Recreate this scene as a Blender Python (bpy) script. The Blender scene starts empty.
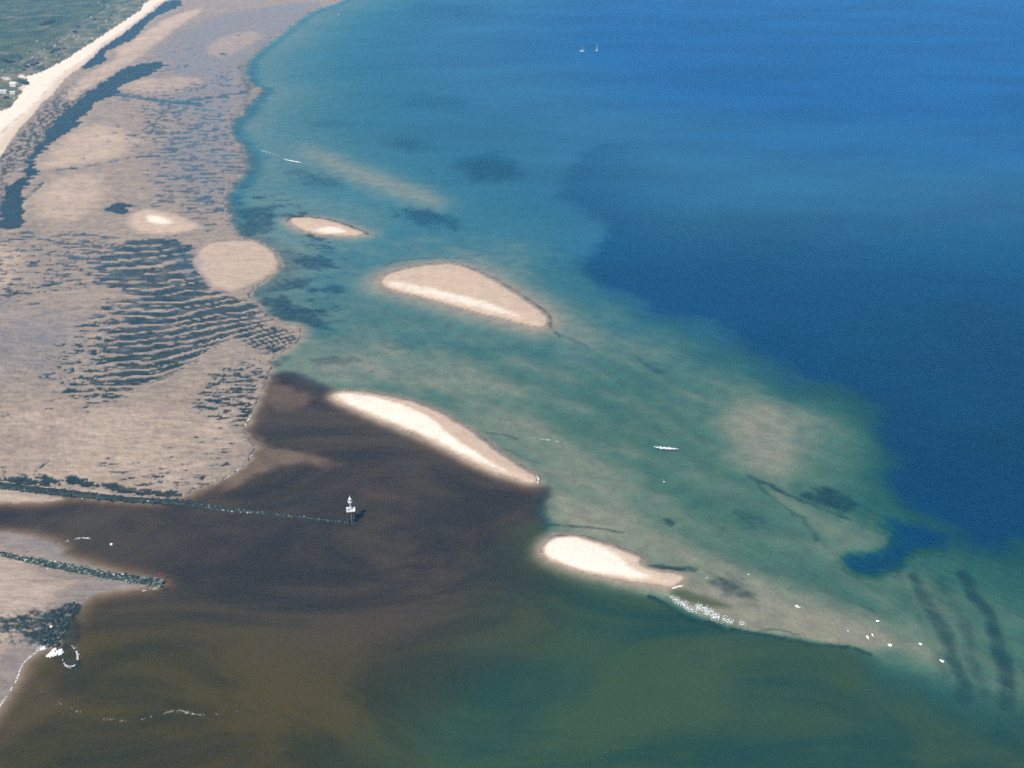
import bpy, bmesh, math, random
import numpy as np

# ------------------------------------------------------------------ camera, sky, sun, exposure
scene = bpy.context.scene
R = math.radians
CAM_H = 250.0                 # metres above the water
FPX = 1027.0                  # focal length in pixels of a 1024 wide frame
PITCH = R(27.8)               # below the horizon
cam_d = bpy.data.cameras.new('camera')
cam_d.sensor_width = 36.0
cam_d.lens = 36.0 * FPX / 1024.0
cam_d.clip_start = 1.0
cam_d.clip_end = 60000.0
cam = bpy.data.objects.new('camera', cam_d)
scene.collection.objects.link(cam)
cam.location = (0, 0, CAM_H)
cam.rotation_euler = (R(90) - PITCH, 0, 0)
scene.camera = cam

SUN_EL = R(52)
SUN_DIR = np.array([-0.50, -0.866])       # horizontal direction towards the sun (behind the viewer, left)
world = bpy.data.worlds.new('World')
scene.world = world
world.use_nodes = True
wn = world.node_tree
bg = wn.nodes['Background']
sky = wn.nodes.new('ShaderNodeTexSky')
sky.sky_type = 'NISHITA'
sky.sun_disc = False
sky.sun_elevation = SUN_EL
sky.sun_rotation = math.atan2(SUN_DIR[0], SUN_DIR[1])
sky.air_density = 1.0
sky.dust_density = 0.3
sky.ozone_density = 2.5
wn.links.new(sky.outputs[0], bg.inputs[0])
bg.inputs[1].default_value = 0.11
sun_d = bpy.data.lights.new('sun', 'SUN')
sun_d.energy = 4.2
sun_d.angle = R(0.5)
sun_d.color = (1.0, 0.95, 0.87)
sun = bpy.data.objects.new('sun', sun_d)
scene.collection.objects.link(sun)
ce = math.cos(SUN_EL)
from mathutils import Vector, Matrix
to_sun = Vector((SUN_DIR[0] * ce, SUN_DIR[1] * ce, math.sin(SUN_EL)))
sun.rotation_euler = to_sun.to_track_quat('Z', 'Y').to_euler()
sun.location = (-300, -500, 600)
scene.view_settings.view_transform = 'Standard'
scene.view_settings.look = 'None'
scene.view_settings.gamma = 1.0
scene.view_settings.exposure = 0.10
scene.view_settings.use_curve_mapping = False
scene.cycles.use_denoising = False
scene.cycles.transparent_max_bounces = 12
scene.cycles.max_bounces = 6
scene.cycles.volume_bounces = 1

# ------------------------------------------------------------------ ground survey helpers (metres, water level z = 0)
CP, SP = math.cos(PITCH), math.sin(PITCH)

def at(px, py):
    """ground point (metres) surveyed at a photograph position"""
    a = (px - 512.0) / FPX
    b = (384.0 - py) / FPX
    dy = CP + b * SP
    dz = -SP + b * CP
    t = CAM_H / -dz
    return (t * a, t * dy)

def W(pts):
    return np.array([at(*p) for p in pts], dtype=np.float64)

def chaikin(P, n=2, closed=True):
    for _ in range(n):
        if closed:
            Q = np.roll(P, -1, axis=0)
            A = 0.75 * P + 0.25 * Q
            B = 0.25 * P + 0.75 * Q
            P = np.empty((len(A) * 2, 2)); P[0::2] = A; P[1::2] = B
        else:
            A = 0.75 * P[:-1] + 0.25 * P[1:]
            B = 0.25 * P[:-1] + 0.75 * P[1:]
            M = np.empty((len(A) * 2, 2)); M[0::2] = A; M[1::2] = B
            P = np.vstack([P[:1], M, P[-1:]])
    return P

_rng = np.random.RandomState(7)
_perm = _rng.permutation(4096)
_grad = _rng.uniform(0, 2 * np.pi, 4096)
_gx, _gy = np.cos(_grad), np.sin(_grad)

def pn(x, y, seed=0):
    """gradient noise about -1..1"""
    xi = np.floor(x).astype(np.int64); yi = np.floor(y).astype(np.int64)
    xf = x - xi; yf = y - yi
    u = xf * xf * xf * (xf * (xf * 6 - 15) + 10)
    v = yf * yf * yf * (yf * (yf * 6 - 15) + 10)
    def g(ix, iy, dx, dy):
        h = _perm[(_perm[(ix + seed * 57) & 4095] + iy * 3 + seed * 131) & 4095]
        return _gx[h] * dx + _gy[h] * dy
    n00 = g(xi, yi, xf, yf); n10 = g(xi + 1, yi, xf - 1, yf)
    n01 = g(xi, yi + 1, xf, yf - 1); n11 = g(xi + 1, yi + 1, xf - 1, yf - 1)
    a = n00 + u * (n10 - n00); b = n01 + u * (n11 - n01)
    return (a + v * (b - a)) * 1.5

def fbm(x, y, seed=0, octv=4, gain=0.5):
    s = 0.0; a = 1.0; t = 0.0
    for o in range(octv):
        s = s + a * pn(x * 2 ** o, y * 2 ** o, seed + o * 11)
        t += a; a *= gain
    return s / t * 1.25

def sstep(a, b, x):
    t = np.clip((x - a) / (b - a), 0, 1)
    return t * t * (3 - 2 * t)

def seg_dist(P, X, Y, closed):
    n = len(P)
    d2 = np.full(X.shape, 1e18)
    inside = np.zeros(X.shape, dtype=bool)
    for i in range(n if closed else n - 1):
        ax, ay = P[i]; bx, by = P[(i + 1) % n]
        ex, ey = bx - ax, by - ay
        L = ex * ex + ey * ey + 1e-12
        wx = X - ax; wy = Y - ay
        t = np.clip((wx * ex + wy * ey) / L, 0, 1)
        q = (wx - t * ex) ** 2 + (wy - t * ey) ** 2
        np.minimum(d2, q, out=d2)
        if closed:
            c = ((ay > Y) != (by > Y))
            if abs(by - ay) > 1e-12:
                c &= X < (bx - ax) * (Y - ay) / (by - ay) + ax
                inside ^= c
    return np.sqrt(d2), inside

def sdf(P, X, Y, pad=60.0):
    """signed distance in metres, negative inside; far points get +pad"""
    out = np.full(X.shape, float(pad))
    lo = P.min(axis=0) - pad; hi = P.max(axis=0) + pad
    m = (X > lo[0]) & (X < hi[0]) & (Y > lo[1]) & (Y < hi[1])
    if m.any():
        d, ins = seg_dist(P, X[m], Y[m], True)
        d = np.minimum(d, pad * 50)
        out[m] = np.where(ins, -d, np.minimum(d, pad))
    return out

def ldist(P, X, Y, pad=30.0):
    out = np.full(X.shape, float(pad))
    lo = P.min(axis=0) - pad; hi = P.max(axis=0) + pad
    m = (X > lo[0]) & (X < hi[0]) & (Y > lo[1]) & (Y < hi[1])
    if m.any():
        d, _ = seg_dist(P, X[m], Y[m], False)
        out[m] = np.minimum(d, pad)
    return out

# ------------------------------------------------------------------ survey outlines
BEACH_TOP = [(-700, 700), (-400, 420), (-150, 215), (-60, 150), (0, 115), (10, 111), (18, 102), (25, 92), (29, 85), (26, 79.5), (42, 75), (57, 67),
             (68, 61.5), (84, 50), (101, 39), (117, 28), (133, 18), (142, 11), (144, 6), (151, 1.5), (170, -9), (200, -22), (240, -38)]
BEACH_LOW = [(-650, 720), (-370, 450), (-130, 255), (-50, 195), (0, 160), (6, 150), (12, 140), (21, 128), (32, 117), (42, 104), (53, 95), (62, 83), (72, 74), (81, 68),
             (94, 57), (106, 45), (121, 36), (137, 23), (152, 12), (162, 4), (170, -1), (190, -11), (215, -22), (255, -38)]
FLAT_EDGE = [(420, -38), (380, -14), (345, -2), (334, 4), (311, 10), (299, 19), (287, 28), (269, 42), (252, 54), (243, 63), (243, 75), (250, 86), (262, 90), (255, 95),
             (248, 101), (244, 106), (242, 112), (230, 121), (226, 130), (231, 139), (241, 150), (245, 159), (245, 168), (238, 178), (228, 187), (222, 196),
             (224, 208), (228, 216), (230, 228), (240, 238), (260, 242), (277, 254), (282, 265), (274, 274), (259, 284), (248, 291), (254, 302), (266, 313),
             (276, 321), (286, 324), (297, 326), (301, 334), (295, 346), (285, 351), (273, 357), (271, 365), (267, 376), (262, 394), (256, 405), (250, 417), (243, 428),
             (244, 434), (252, 440), (258, 447), (252, 454), (244, 462), (236, 471), (224, 479), (213, 484), (195, 488), (184, 496)]
FLAT_SOUTH = [(160, 500), (117, 497), (68, 494), (0, 487), (-120, 476), (-300, 462), (-700, 440)]
SOUTH_BEACH = [(-700, 505), (-300, 520), (-60, 531), (0, 533), (25, 535), (47, 541), (62, 548), (58, 556), (78, 562), (110, 572), (156, 582), (158, 587), (146, 586),
               (132, 587), (120, 588), (108, 590), (95, 593), (85, 598), (79, 604), (72, 614), (68, 624), (63, 636), (57, 646), (45, 648), (33, 655), (25, 661), (20, 670),
               (16, 681), (9, 693), (0, 706), (-30, 745), (-90, 830), (-200, 1000), (-700, 1100)]
NORTH_STRAND = [(-300, 470), (-60, 484), (0, 489), (45, 495), (66, 499), (48, 501.5), (20, 502), (0, 502), (-80, 500), (-300, 490)]

S1 = [(288, 220), (293, 217.6), (306, 217.3), (326, 219.5), (342, 224), (355, 229), (366, 233), (360, 235.8), (333, 235.6), (310, 233), (296, 228)]
S2 = [(379, 282), (385, 275), (403, 269), (426, 265), (452, 263.5), (472, 269), (492, 279), (512, 291), (529, 302.5), (542, 311), (550, 320), (545, 328),
      (529, 326), (502, 319), (469, 311), (436, 301), (406, 293), (386, 289)]
S3 = [(329, 396), (335, 391.5), (353, 390.6), (379, 394), (408, 400), (429, 407), (446, 415.5), (464, 426), (481.7, 437.5), (496, 450.5), (514, 462), (531, 472.5),
      (539, 477), (537, 485), (520, 481.8), (493, 473.5), (464, 460), (432, 443), (402, 429.5), (373, 419), (350, 408.5), (334, 401.5)]
S4 = [(539.5, 551), (545, 541), (555, 536), (573, 535), (590, 538), (608, 544), (625, 550), (639, 555.5), (642, 560), (640, 563.5), (646, 567), (660, 570), (678, 573),
      (686, 577), (681, 585), (672, 589), (657, 586.6), (637, 583.8), (608, 579.3), (578, 572), (555, 563.5), (543, 558)]
F1 = [(122, 220), (133, 212), (148, 208), (168, 210), (186, 217), (209, 228), (198, 231.5), (176, 235.5), (156, 236.6), (137, 234.5), (127, 228)]
F2 = [(195, 256), (203, 247), (218, 242), (238, 240.5), (260, 242), (277, 254), (282, 265), (276, 275), (258, 283), (246, 288), (234, 292.5), (222, 290), (209, 285), (202, 277), (195, 268), (192, 262)]
BARS = {'S1': S1, 'S2': S2, 'S3': S3, 'S4': S4}

# ------------------------------------------------------------------ the fan-shaped survey grid: fine where the picture looks, coarse outside
STEP = 1.5
Ys = [at(512, py)[1] for py in np.arange(832, -26, -STEP)]
far = [Ys[-1]]
while far[-1] < 12000: far.append(far[-1] * 1.07)
near = [Ys[0] - s for s in (12, 30, 60, 110, 180, 280, 420)]
Ys = np.array(near[::-1] + Ys + far[1:])
S_core = list(np.arange(-150, 1175, STEP))
out = []; d = 6.0
while d < 6000: out.append(d); d *= 1.35
Ss = np.array([S_core[0] - o for o in out[::-1]] + S_core + [S_core[-1] + o for o in out])
GX = ((Ss[None, :] - 512) / FPX) * np.maximum(Ys * CP + CAM_H * SP, 190.0)[:, None]
GY = np.repeat(Ys[:, None], len(Ss), axis=1)
NR, NC = GX.shape
X = GX.ravel(); Y = GY.ravel()
dep = np.maximum(Y * CP + CAM_H * SP, 60.0)
U = 512 + FPX * X / dep                     # the same survey chart read the other way round
V = 384 - FPX * (Y * SP - CAM_H * CP) / dep
near01 = 1 - sstep(450, 800, Y)             # 1 near the river mouth, 0 on the far flats

wa = fbm(X / 26, Y / 26, 3, 3); wb = fbm(X / 26 + 40, Y / 26, 5, 3)
wc = fbm(X / 6, Y / 6, 13, 2); wd = fbm(X / 6 + 40, Y / 6, 15, 2)
def warped(a, b=0.0):
    return X + a * wa + b * wc, Y + a * wb + b * wd

def mask(pts, soft, a=3.0, b=0.0, n=2, world_pts=None, pad=None):
    P = chaikin(W(pts), n) if world_pts is None else world_pts
    x, y = warped(a, b)
    s = sdf(P, x, y, pad or max(60.0, soft * 1.5))
    return sstep(soft, -soft, s)

def lmask(pts, width, soft, a=1.0, b=0.0, n=2):
    P = chaikin(W(pts), n, closed=False)
    x, y = warped(a, b)
    return 1 - sstep(width, width + soft, ldist(P, x, y, max(30.0, (width + soft) * 1.3)))

bt = W(BEACH_TOP); bl = W(BEACH_LOW)
GRASS = np.vstack([bt, [[-200, 12000], [-12000, 12000], [-12000, -500]]])
BEACH = np.vstack([bt, bl[::-1]])
fe = W(FLAT_EDGE)
FLAT = np.vstack([bt[::-1] * 1.0, [[-200, 12000]], [[400, 12000]], chaikin(fe, 1, False), W(FLAT_SOUTH)])
# order: beach top from far to near is not wanted first, rebuild as a simple ring
FLAT = np.vstack([chaikin(fe, 1, False), W(FLAT_SOUTH), bt, [[-100, 12000], [900, 12000]]])
x0, y0 = warped(1.0, 0.5)
sd_grass = sdf(GRASS, *warped(2.0, 1.2), pad=300)
sd_beach = sdf(BEACH, *warped(1.5, 0.5), pad=200)
x0, y0 = warped(2.0, 1.2)
sd_flat = sdf(FLAT, x0, y0, pad=1500) + (1.5 + 4.5 * sstep(600, 900, Y)) * fbm(X / 22, Y / 7, 19, 3, 0.6)
SB = chaikin(W(SOUTH_BEACH), 1)
sd_sb = sdf(SB, *warped(0.6, 0.4), pad=120)
NS = chaikin(W(NORTH_STRAND), 1)
sd_ns = sdf(NS, *warped(0.6, 0.4), pad=60)
sd_bar = {k: sdf(chaikin(W(v), 2), *warped(0.0, 0.45), pad=160) for k, v in BARS.items()}
sd_f1 = sdf(chaikin(W(F1), 2), *warped(2.0, 0.6), pad=60)
sd_f2 = sdf(chaikin(W(F2), 2), *warped(0.8, 0.5), pad=60)

# ------------------------------------------------------------------ water depth
DEEP = [(587, 146), (568, 172), (556, 193), (580, 210), (611, 225), (604, 246), (573, 267), (597, 281), (633, 294), (664, 312), (705, 321), (730, 326), (743, 338),
        (747, 352), (787, 367), (850, 389), (888, 417), (878, 436), (888, 457), (888, 486), (902, 507), (935, 516), (962, 531), (968, 548), (1000, 548), (1030, 535), (1300, 520), (1500, 150),
        (1024, 150), (850, 150), (760, 140), (700, 140), (640, 142)]
sdc = np.maximum(sd_flat, 0)
marine_haze = sstep(400, 760, Y + 0.10 * X + 30 * wa)  # seaward of the river-greened water; also paints far haze blue into the colour
off = sstep(30, 600, sdc) * sstep(640, 1300, Y + 0.12 * X)
D = 0.7 + 4.2 * (1 - np.exp(-sdc / 300.0)) + 9.0 * off + 0.35 * fbm(X / 120, Y / 120, 21, 3)  # extra offshore depth steers the sky-reflection blue painted into the far sea
D = np.maximum(D, 0.3)
deepP = W(DEEP)
sd_deep = sdf(chaikin(deepP, 1), *warped(7.0, 2.2), pad=320)
upper = sstep(330, 170, V)                              # the bed falls gently on the far side of the deep
up2 = upper * sstep(575, 700, U)
ragged = fbm((X - 0.9 * Y) / 30, (Y + 0.9 * X) / 9, 25, 5, 0.65)
deep = sstep(1, 0, (sd_deep + 7 + 8 * ragged) / 17)
rt = sstep(585, 690, U)
deep = deep * (1 - rt + rt * sstep(150, 285, V + 12 * wa))
D = D * (1 - deep) + (5.8 + 0.8 * fbm(X / 90, Y / 90, 23, 3)) * deep
# the wide shoal around and seaward of the sandbanks
def to_depth(m, d):
    global D
    D = D * (1 - m) + d * m
SHOAL = [(300, 300), (330, 240), (400, 235), (470, 235), (540, 240), (575, 255), (600, 290), (650, 320), (720, 335), (760, 372), (840, 398), (875, 430), (880, 470), (890, 510),
         (940, 540), (990, 560), (1060, 590), (1100, 720), (960, 702), (880, 660), (790, 640), (680, 620), (550, 560), (540, 490), (440, 440), (330, 390)]
deepbed = deep * sstep(13, 6.5, D) * (1 - 0.5 * sstep(250, 170, V))
n1 = fbm(X / 45, Y / 30, 31, 4)
fe3 = fbm((X - 1.15 * Y + 0.0010 * X * X) / 45, (Y + 1.15 * X) / 4.0, 69, 4, 0.7)
n2 = fbm((X - 1.0 * Y) / 75, (Y + 1.0 * X) / 20, 33, 5, 0.65)
to_depth(mask(SHOAL, 14, 8), np.clip(1.5 + 0.55 * n1 + 0.9 * n2, 0.3, 3.0))
to_depth(0.95 * mask([(296, 140), (340, 154), (400, 174), (455, 196), (450, 214), (400, 204), (340, 180), (300, 158)], 22, 6), 0.42)
to_depth(0.6 * mask([(270, 190), (330, 195), (400, 215), (370, 232), (290, 212), (260, 200)], 18, 6), 0.8)
to_depth(0.85 * mask([(440, 245), (500, 255), (560, 300), (605, 335), (595, 350), (555, 338), (530, 300), (470, 262)], 14, 3), 0.55)
to_depth(0.9 * mask([(722, 402), (770, 396), (805, 420), (812, 455), (795, 482), (755, 474), (726, 445)], 12, 4, 1), 0.34 + 0.12 * n2)
to_depth(0.85 * mask([(790, 404), (850, 408), (872, 436), (866, 482), (840, 500), (806, 480)], 12, 5, 2), np.maximum(0.8 + 0.5 * n2 + 0.3 * n1, 0.3))
to_depth(0.75 * mask([(430, 398), (500, 400), (570, 430), (640, 480), (650, 530), (590, 530), (545, 500), (540, 480), (500, 440)], 12, 3), np.maximum(0.45 + 0.25 * n2, 0.12))
to_depth(0.85 * mask([(536, 490), (600, 500), (680, 540), (760, 570), (840, 600), (930, 640), (950, 665), (890, 652), (800, 634), (730, 622), (680, 600), (640, 560), (560, 530)], 9, 4), np.maximum(0.36 + 0.22 * n2, 0.1))
to_depth(0.9 * mask([(690, 578), (740, 590), (800, 605), (860, 622), (900, 640), (872, 652), (800, 642), (730, 630), (690, 614), (665, 600)], 3, 1, 0.5), 0.32)
to_depth(0.8 * mask([(775, 485), (800, 500), (830, 515), (880, 535), (895, 548), (870, 552), (830, 535), (800, 515), (765, 492)], 5, 2), 0.75)
to_depth(0.9 * mask([(305, 338), (400, 342), (480, 360), (550, 395), (500, 402), (400, 388), (320, 388), (300, 360)], 14, 6, 2), np.maximum(0.62 + 0.45 * n2 + 0.25 * n1, 0.25))
# channel hugging the flat edge
chan = np.exp(-((sdc - 9) / 9.0) ** 2) * sstep(240, 190, V)
D = D + 1.6 * chan * (0.6 + 0.5 * n1)
# deep inlets in the shoal
INLET = [(884, 520), (905, 523), (932, 529), (950, 533), (948, 545), (925, 552), (897, 560), (880, 573), (862, 572), (848, 564), (851, 554), (872, 551), (890, 549), (893, 542)]
inl = sstep(0.18, 0.72, mask(INLET, 9.0, 5.0, 2.5) + 0.40 * ragged)
to_depth(inl, 4.5)
deepbed = np.maximum(deepbed, inl)
to_depth(0.8 * mask([(985, 562), (1030, 556), (1100, 600), (1100, 720), (1030, 700), (1008, 620)], 12, 4), 2.0)
D = D + 1.3 * sstep(48, 4, sd_deep + 10 * ragged) * (1 - deep) * (1 - mask([(722, 402), (770, 396), (805, 420), (812, 455), (795, 482), (755, 474), (726, 445)], 12, 4, 1))
D = D * (1 + 0.30 * fe3 * mask(SHOAL, 10, 6))
# the river and the murky water south of the banks
silt = mask([(266, 376), (300, 372), (330, 392), (334, 402), (402, 431), (464, 461), (520, 483), (537, 486), (544, 497), (531, 511), (543, 521), (538, 535), (536, 552), (560, 575), (600, 590),
             (590, 620), (530, 660), (470, 690), (420, 740), (400, 860), (-700, 1100), (-700, 430), (0, 487), (150, 480), (200, 450), (200, 420)], 6.0, 4.0, 1.5)
silt_soft = mask([(266, 376), (330, 392), (464, 461), (530, 500), (520, 540), (520, 580), (500, 620), (420, 680), (360, 750), (330, 900), (-700, 1100), (-700, 430), (0, 487), (184, 497), (262, 446)], 40, 8)
murk = mask([(530, 500), (560, 565), (645, 593), (680, 613), (715, 622), (730, 628), (790, 640), (850, 647), (875, 653), (950, 690), (1200, 720), (1200, 1100), (-100, 1100), (200, 760), (400, 640)], 3.0, 1.5, 0.6)
murk2 = mask([(870, 690), (940, 706), (1030, 725), (1300, 760), (1300, 1100), (500, 1100), (700, 760)], 22, 6, 1)
we = sstep(840, 900, U)
murk = murk * (1 - we) + np.minimum(murk, murk2) * we
river = np.maximum(silt, murk)
olive = mask([(40, 600), (120, 600), (260, 640), (400, 660), (520, 700), (700, 1000), (-700, 1000), (-300, 700)], 30, 8)
Driver = 2.1 + 0.5 * fbm(X / 60, Y / 35, 41, 3)
to_depth(river * (sd_flat > -1e9), Driver)
DK = sd_flat
# underwater aprons in the river mouth
to_depth(mask([(262, 380), (300, 382), (325, 398), (290, 414), (262, 408), (252, 402)], 7, 4, 2), 0.45 + 0.2 * n1)
to_depth(mask([(250, 436), (285, 444), (350, 460), (335, 472), (280, 468), (262, 476), (230, 492), (190, 499), (195, 486), (240, 458)], 7, 4, 2), 0.40 + 0.2 * n1)
to_depth(0.85 * mask([(345, 480), (400, 487), (430, 497), (400, 505), (355, 493)], 7, 4), 0.6)
to_depth(0.35 * mask([(300, 440), (360, 455), (420, 470), (400, 482), (330, 470)], 8, 3), 0.9)
to_depth(0.55 * mask([(-60, 498), (0, 503), (60, 503), (130, 505), (190, 510), (120, 512), (0, 510), (-60, 506)], 3, 1), 0.4)
to_depth(0.45 * mask([(55, 545), (75, 546), (110, 556), (80, 562), (55, 556)], 3, 1), 0.5)
to_depth(0.85 * mask([(0, 700), (25, 668), (60, 668), (75, 690), (110, 712), (60, 712), (30, 740), (0, 760), (-60, 800)], 8, 3), 0.6)
to_depth(0.5 * mask([(90, 720), (180, 712), (260, 716), (240, 740), (120, 745)], 9, 3), 0.8)
to_depth(0.35 * mask([(240, 690), (400, 700), (480, 740), (420, 800), (200, 800)], 25, 6), 1.1)
rockpool = mask([(56, 640), (66, 602), (82, 598), (88, 612), (84, 640), (86, 668), (72, 676), (58, 670), (48, 655)], 3, 1.5, 0.8)
to_depth(0.9 * rockpool, 0.22)
# water shelves next to land
for sdx, slope, d0 in ((sd_sb, 0.11, 0.0), (sd_ns, 0.16, 0.0)):
    m_ = sdx > 0
    D = np.where(m_, np.minimum(D, 0.05 + slope * sdx + 0.004 * sdx ** 2), D)
shelf = 0.04 + 0.10 * sdc + 0.006 * sdc ** 2
D = np.minimum(D, np.where(sd_flat > 0, shelf, 9e9))
for k, slope, q in (('S1', 0.06, 0.002), ('S2', 0.045, 0.0010), ('S3', 0.13, 0.010), ('S4', 0.13, 0.010)):
    s = sd_bar[k]
    D = np.where(s > 0, np.minimum(D, 0.03 + slope * s + q * s * s), D)
D = np.maximum(D, 0.03)

# ------------------------------------------------------------------ heights and surface covers
weed = np.zeros_like(X); dry = np.zeros_like(X); grass = np.zeros_like(X); wet = np.zeros_like(X); algae = np.zeros_like(X)
h = -D.copy()

def add_weed_or_dark(m):
    global weed
    weed = np.maximum(weed, m)

def speck(sx, sy, seed, lo, hi):
    return sstep(lo, hi, fbm(X / sx, Y / sy, seed, 3))

# seagrass and weed on the bed
fe0 = None
fe1 = fbm((X - 0.9 * Y) / 26, (Y + 0.9 * X) / 7, 65, 4, 0.65); fe2 = fbm(X / 30, Y / 12, 67, 4, 0.6)
feather = 0.55 * fe1 + 0.6 * fe2
SOFT_PATCHES = [
    ([(56, 642), (66, 602), (80, 600), (86, 612), (80, 640), (84, 662), (74, 674), (60, 668), (50, 656)], 1.5, 1, 1.0),
    ([(128, 588), (150, 589), (170, 584), (172, 592), (150, 597), (128, 594)], 1.5, 1, 0.7),
    ([(238, 60), (246, 75), (256, 90), (252, 104), (240, 116), (232, 128), (240, 140), (252, 158), (250, 175), (236, 190), (228, 200), (224, 196), (246, 160), (226, 130), (244, 106), (240, 80)], 7, 3, 0.8),
    ([(456, 160), (480, 151), (505, 152), (520, 163), (527, 175), (505, 183), (475, 180), (455, 170)], 9, 8, 0.85),
    ([(392, 205), (420, 204), (450, 212), (468, 220), (460, 228), (435, 226), (405, 217)], 7, 6, 0.85),
    ([(375, 140), (400, 136), (425, 138), (440, 146), (420, 152), (395, 150)], 9, 6, 0.6),
    ([(395, 102), (430, 94), (470, 98), (465, 108), (430, 112)], 18, 8, 0.45),
    ([(296, 120), (330, 117), (362, 122), (350, 128), (310, 128)], 12, 6, 0.5),
    ([(285, 163), (320, 169), (352, 183), (340, 191), (305, 184), (280, 172)], 11, 5, 0.65),
    ([(232, 206), (270, 204), (281, 214), (272, 234), (246, 238), (232, 226)], 6, 5, 0.85),
    ([(288, 255), (320, 252), (341, 257), (335, 266), (310, 269), (290, 265)], 4, 4, 0.85),
    ([(276, 276), (326, 274), (312, 290), (270, 291), (256, 290)], 4, 4, 0.8),
    ([(254, 295), (285, 292), (300, 301), (322, 320), (346, 331), (305, 326), (285, 322), (268, 312)], 4, 4, 0.85),
    ([(300, 357), (345, 352), (372, 358), (350, 366), (310, 366)], 4, 4, 0.55),
    ([(268, 358), (292, 352), (285, 362), (275, 372), (268, 380)], 3, 3, 0.7),
    ([(248, 428), (290, 415), (330, 420), (300, 436), (270, 444), (246, 436)], 6, 4, 0.8),
    ([(632, 352), (650, 360), (672, 373), (660, 375), (640, 363)], 3, 2, 0.7),
    ([(545, 253), (558, 250), (562, 257), (550, 259)], 3, 2, 0.6),
    ([(800, 487), (830, 484), (858, 494), (863, 508), (850, 517), (825, 507), (806, 498)], 3, 3, 0.85),
    ([(728, 508), (755, 506), (778, 522), (772, 530), (745, 524)], 5, 3, 0.6),
    ([(690, 505), (740, 500), (790, 525), (760, 545), (700, 530)], 14, 6, 0.3),
    ([(698, 578), (730, 574), (762, 588), (760, 602), (740, 602), (712, 590)], 3, 2, 0.7),
    ([(642, 563), (665, 562), (697, 569), (690, 574), (660, 570)], 1.2, 1, 0.9),
    ([(885, 560), (910, 572), (930, 600), (915, 598), (890, 580)], 8, 4, 0.35),
    ([(920, 545), (965, 575), (985, 610), (970, 640), (940, 600), (915, 570)], 9, 4, 0.40),
    ([(860, 672), (940, 672), (1000, 690), (980, 700), (880, 690)], 8, 4, 0.4),
    ([(308, 570), (322, 568), (324, 580), (312, 582)], 2, 1.5, 0.5),
    ([(360, 558), (378, 550), (380, 560), (366, 570)], 2.5, 1.5, 0.4),
    ([(395, 0), (470, 4), (520, 12), (470, 18), (400, 12)], 40, 12, 0.55),
    ([(250, 40), (272, 30), (276, 60), (262, 75), (248, 66)], 14, 6, 0.35),
    ([(660, 515), (672, 514), (676, 524), (668, 526)], 1.2, 1, 0.8),
]
dap = mask([(226, 190), (250, 180), (300, 195), (352, 255), (350, 290), (350, 332), (300, 326), (262, 306), (250, 290), (284, 266), (262, 240), (230, 232)], 8, 4)
add_weed_or_dark(0.8 * dap * sstep(0.0, 0.6, 0.5 * fe2 + 0.7 * feather + 0.12))
add_weed_or_dark(0.45 * mask([(280, 335), (360, 330), (480, 350), (470, 370), (350, 378), (290, 375)], 10, 5) * sstep(0.05, 0.7, feather + 0.1))
add_weed_or_dark(0.70 * mask([(630, 500), (760, 490), (900, 560), (980, 560), (1040, 640), (1030, 720), (930, 680), (880, 640), (760, 590)], 12, 5) * sstep(0.1, 0.9, fe3 + 0.25 * fe1))
add_weed_or_dark(0.50 * mask([(560, 350), (680, 345), (780, 385), (870, 430), (880, 500), (740, 480), (640, 420)], 14, 6) * sstep(0.1, 0.8, 0.8 * fe3 + 0.5 * feather))
eb = sstep(0, 3, sd_flat) * sstep(24, 8, sd_flat + 6 * feather) * sstep(45, 70, V) * sstep(345, 310, V)
add_weed_or_dark(0.62 * eb * np.clip(0.75 + 0.6 * feather, 0.2, 1))
for pts, soft, wp, amt in SOFT_PATCHES:
    m = mask(pts, soft * 2.4 + 1.5, wp * 1.5, wp * 0.5)
    m = sstep(0.22, 0.88, m + 0.60 * feather * np.minimum(1, 4 * m))
    if soft >= 5.5: deepbed = np.maximum(deepbed, 0.75 * amt * m * (V < 235))
    add_weed_or_dark(amt * (0.92 if soft < 5.5 else 0.82) * m * (0.78 + 0.22 * speck(5, 3.5, 61, -0.4, 0.3)))
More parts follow.
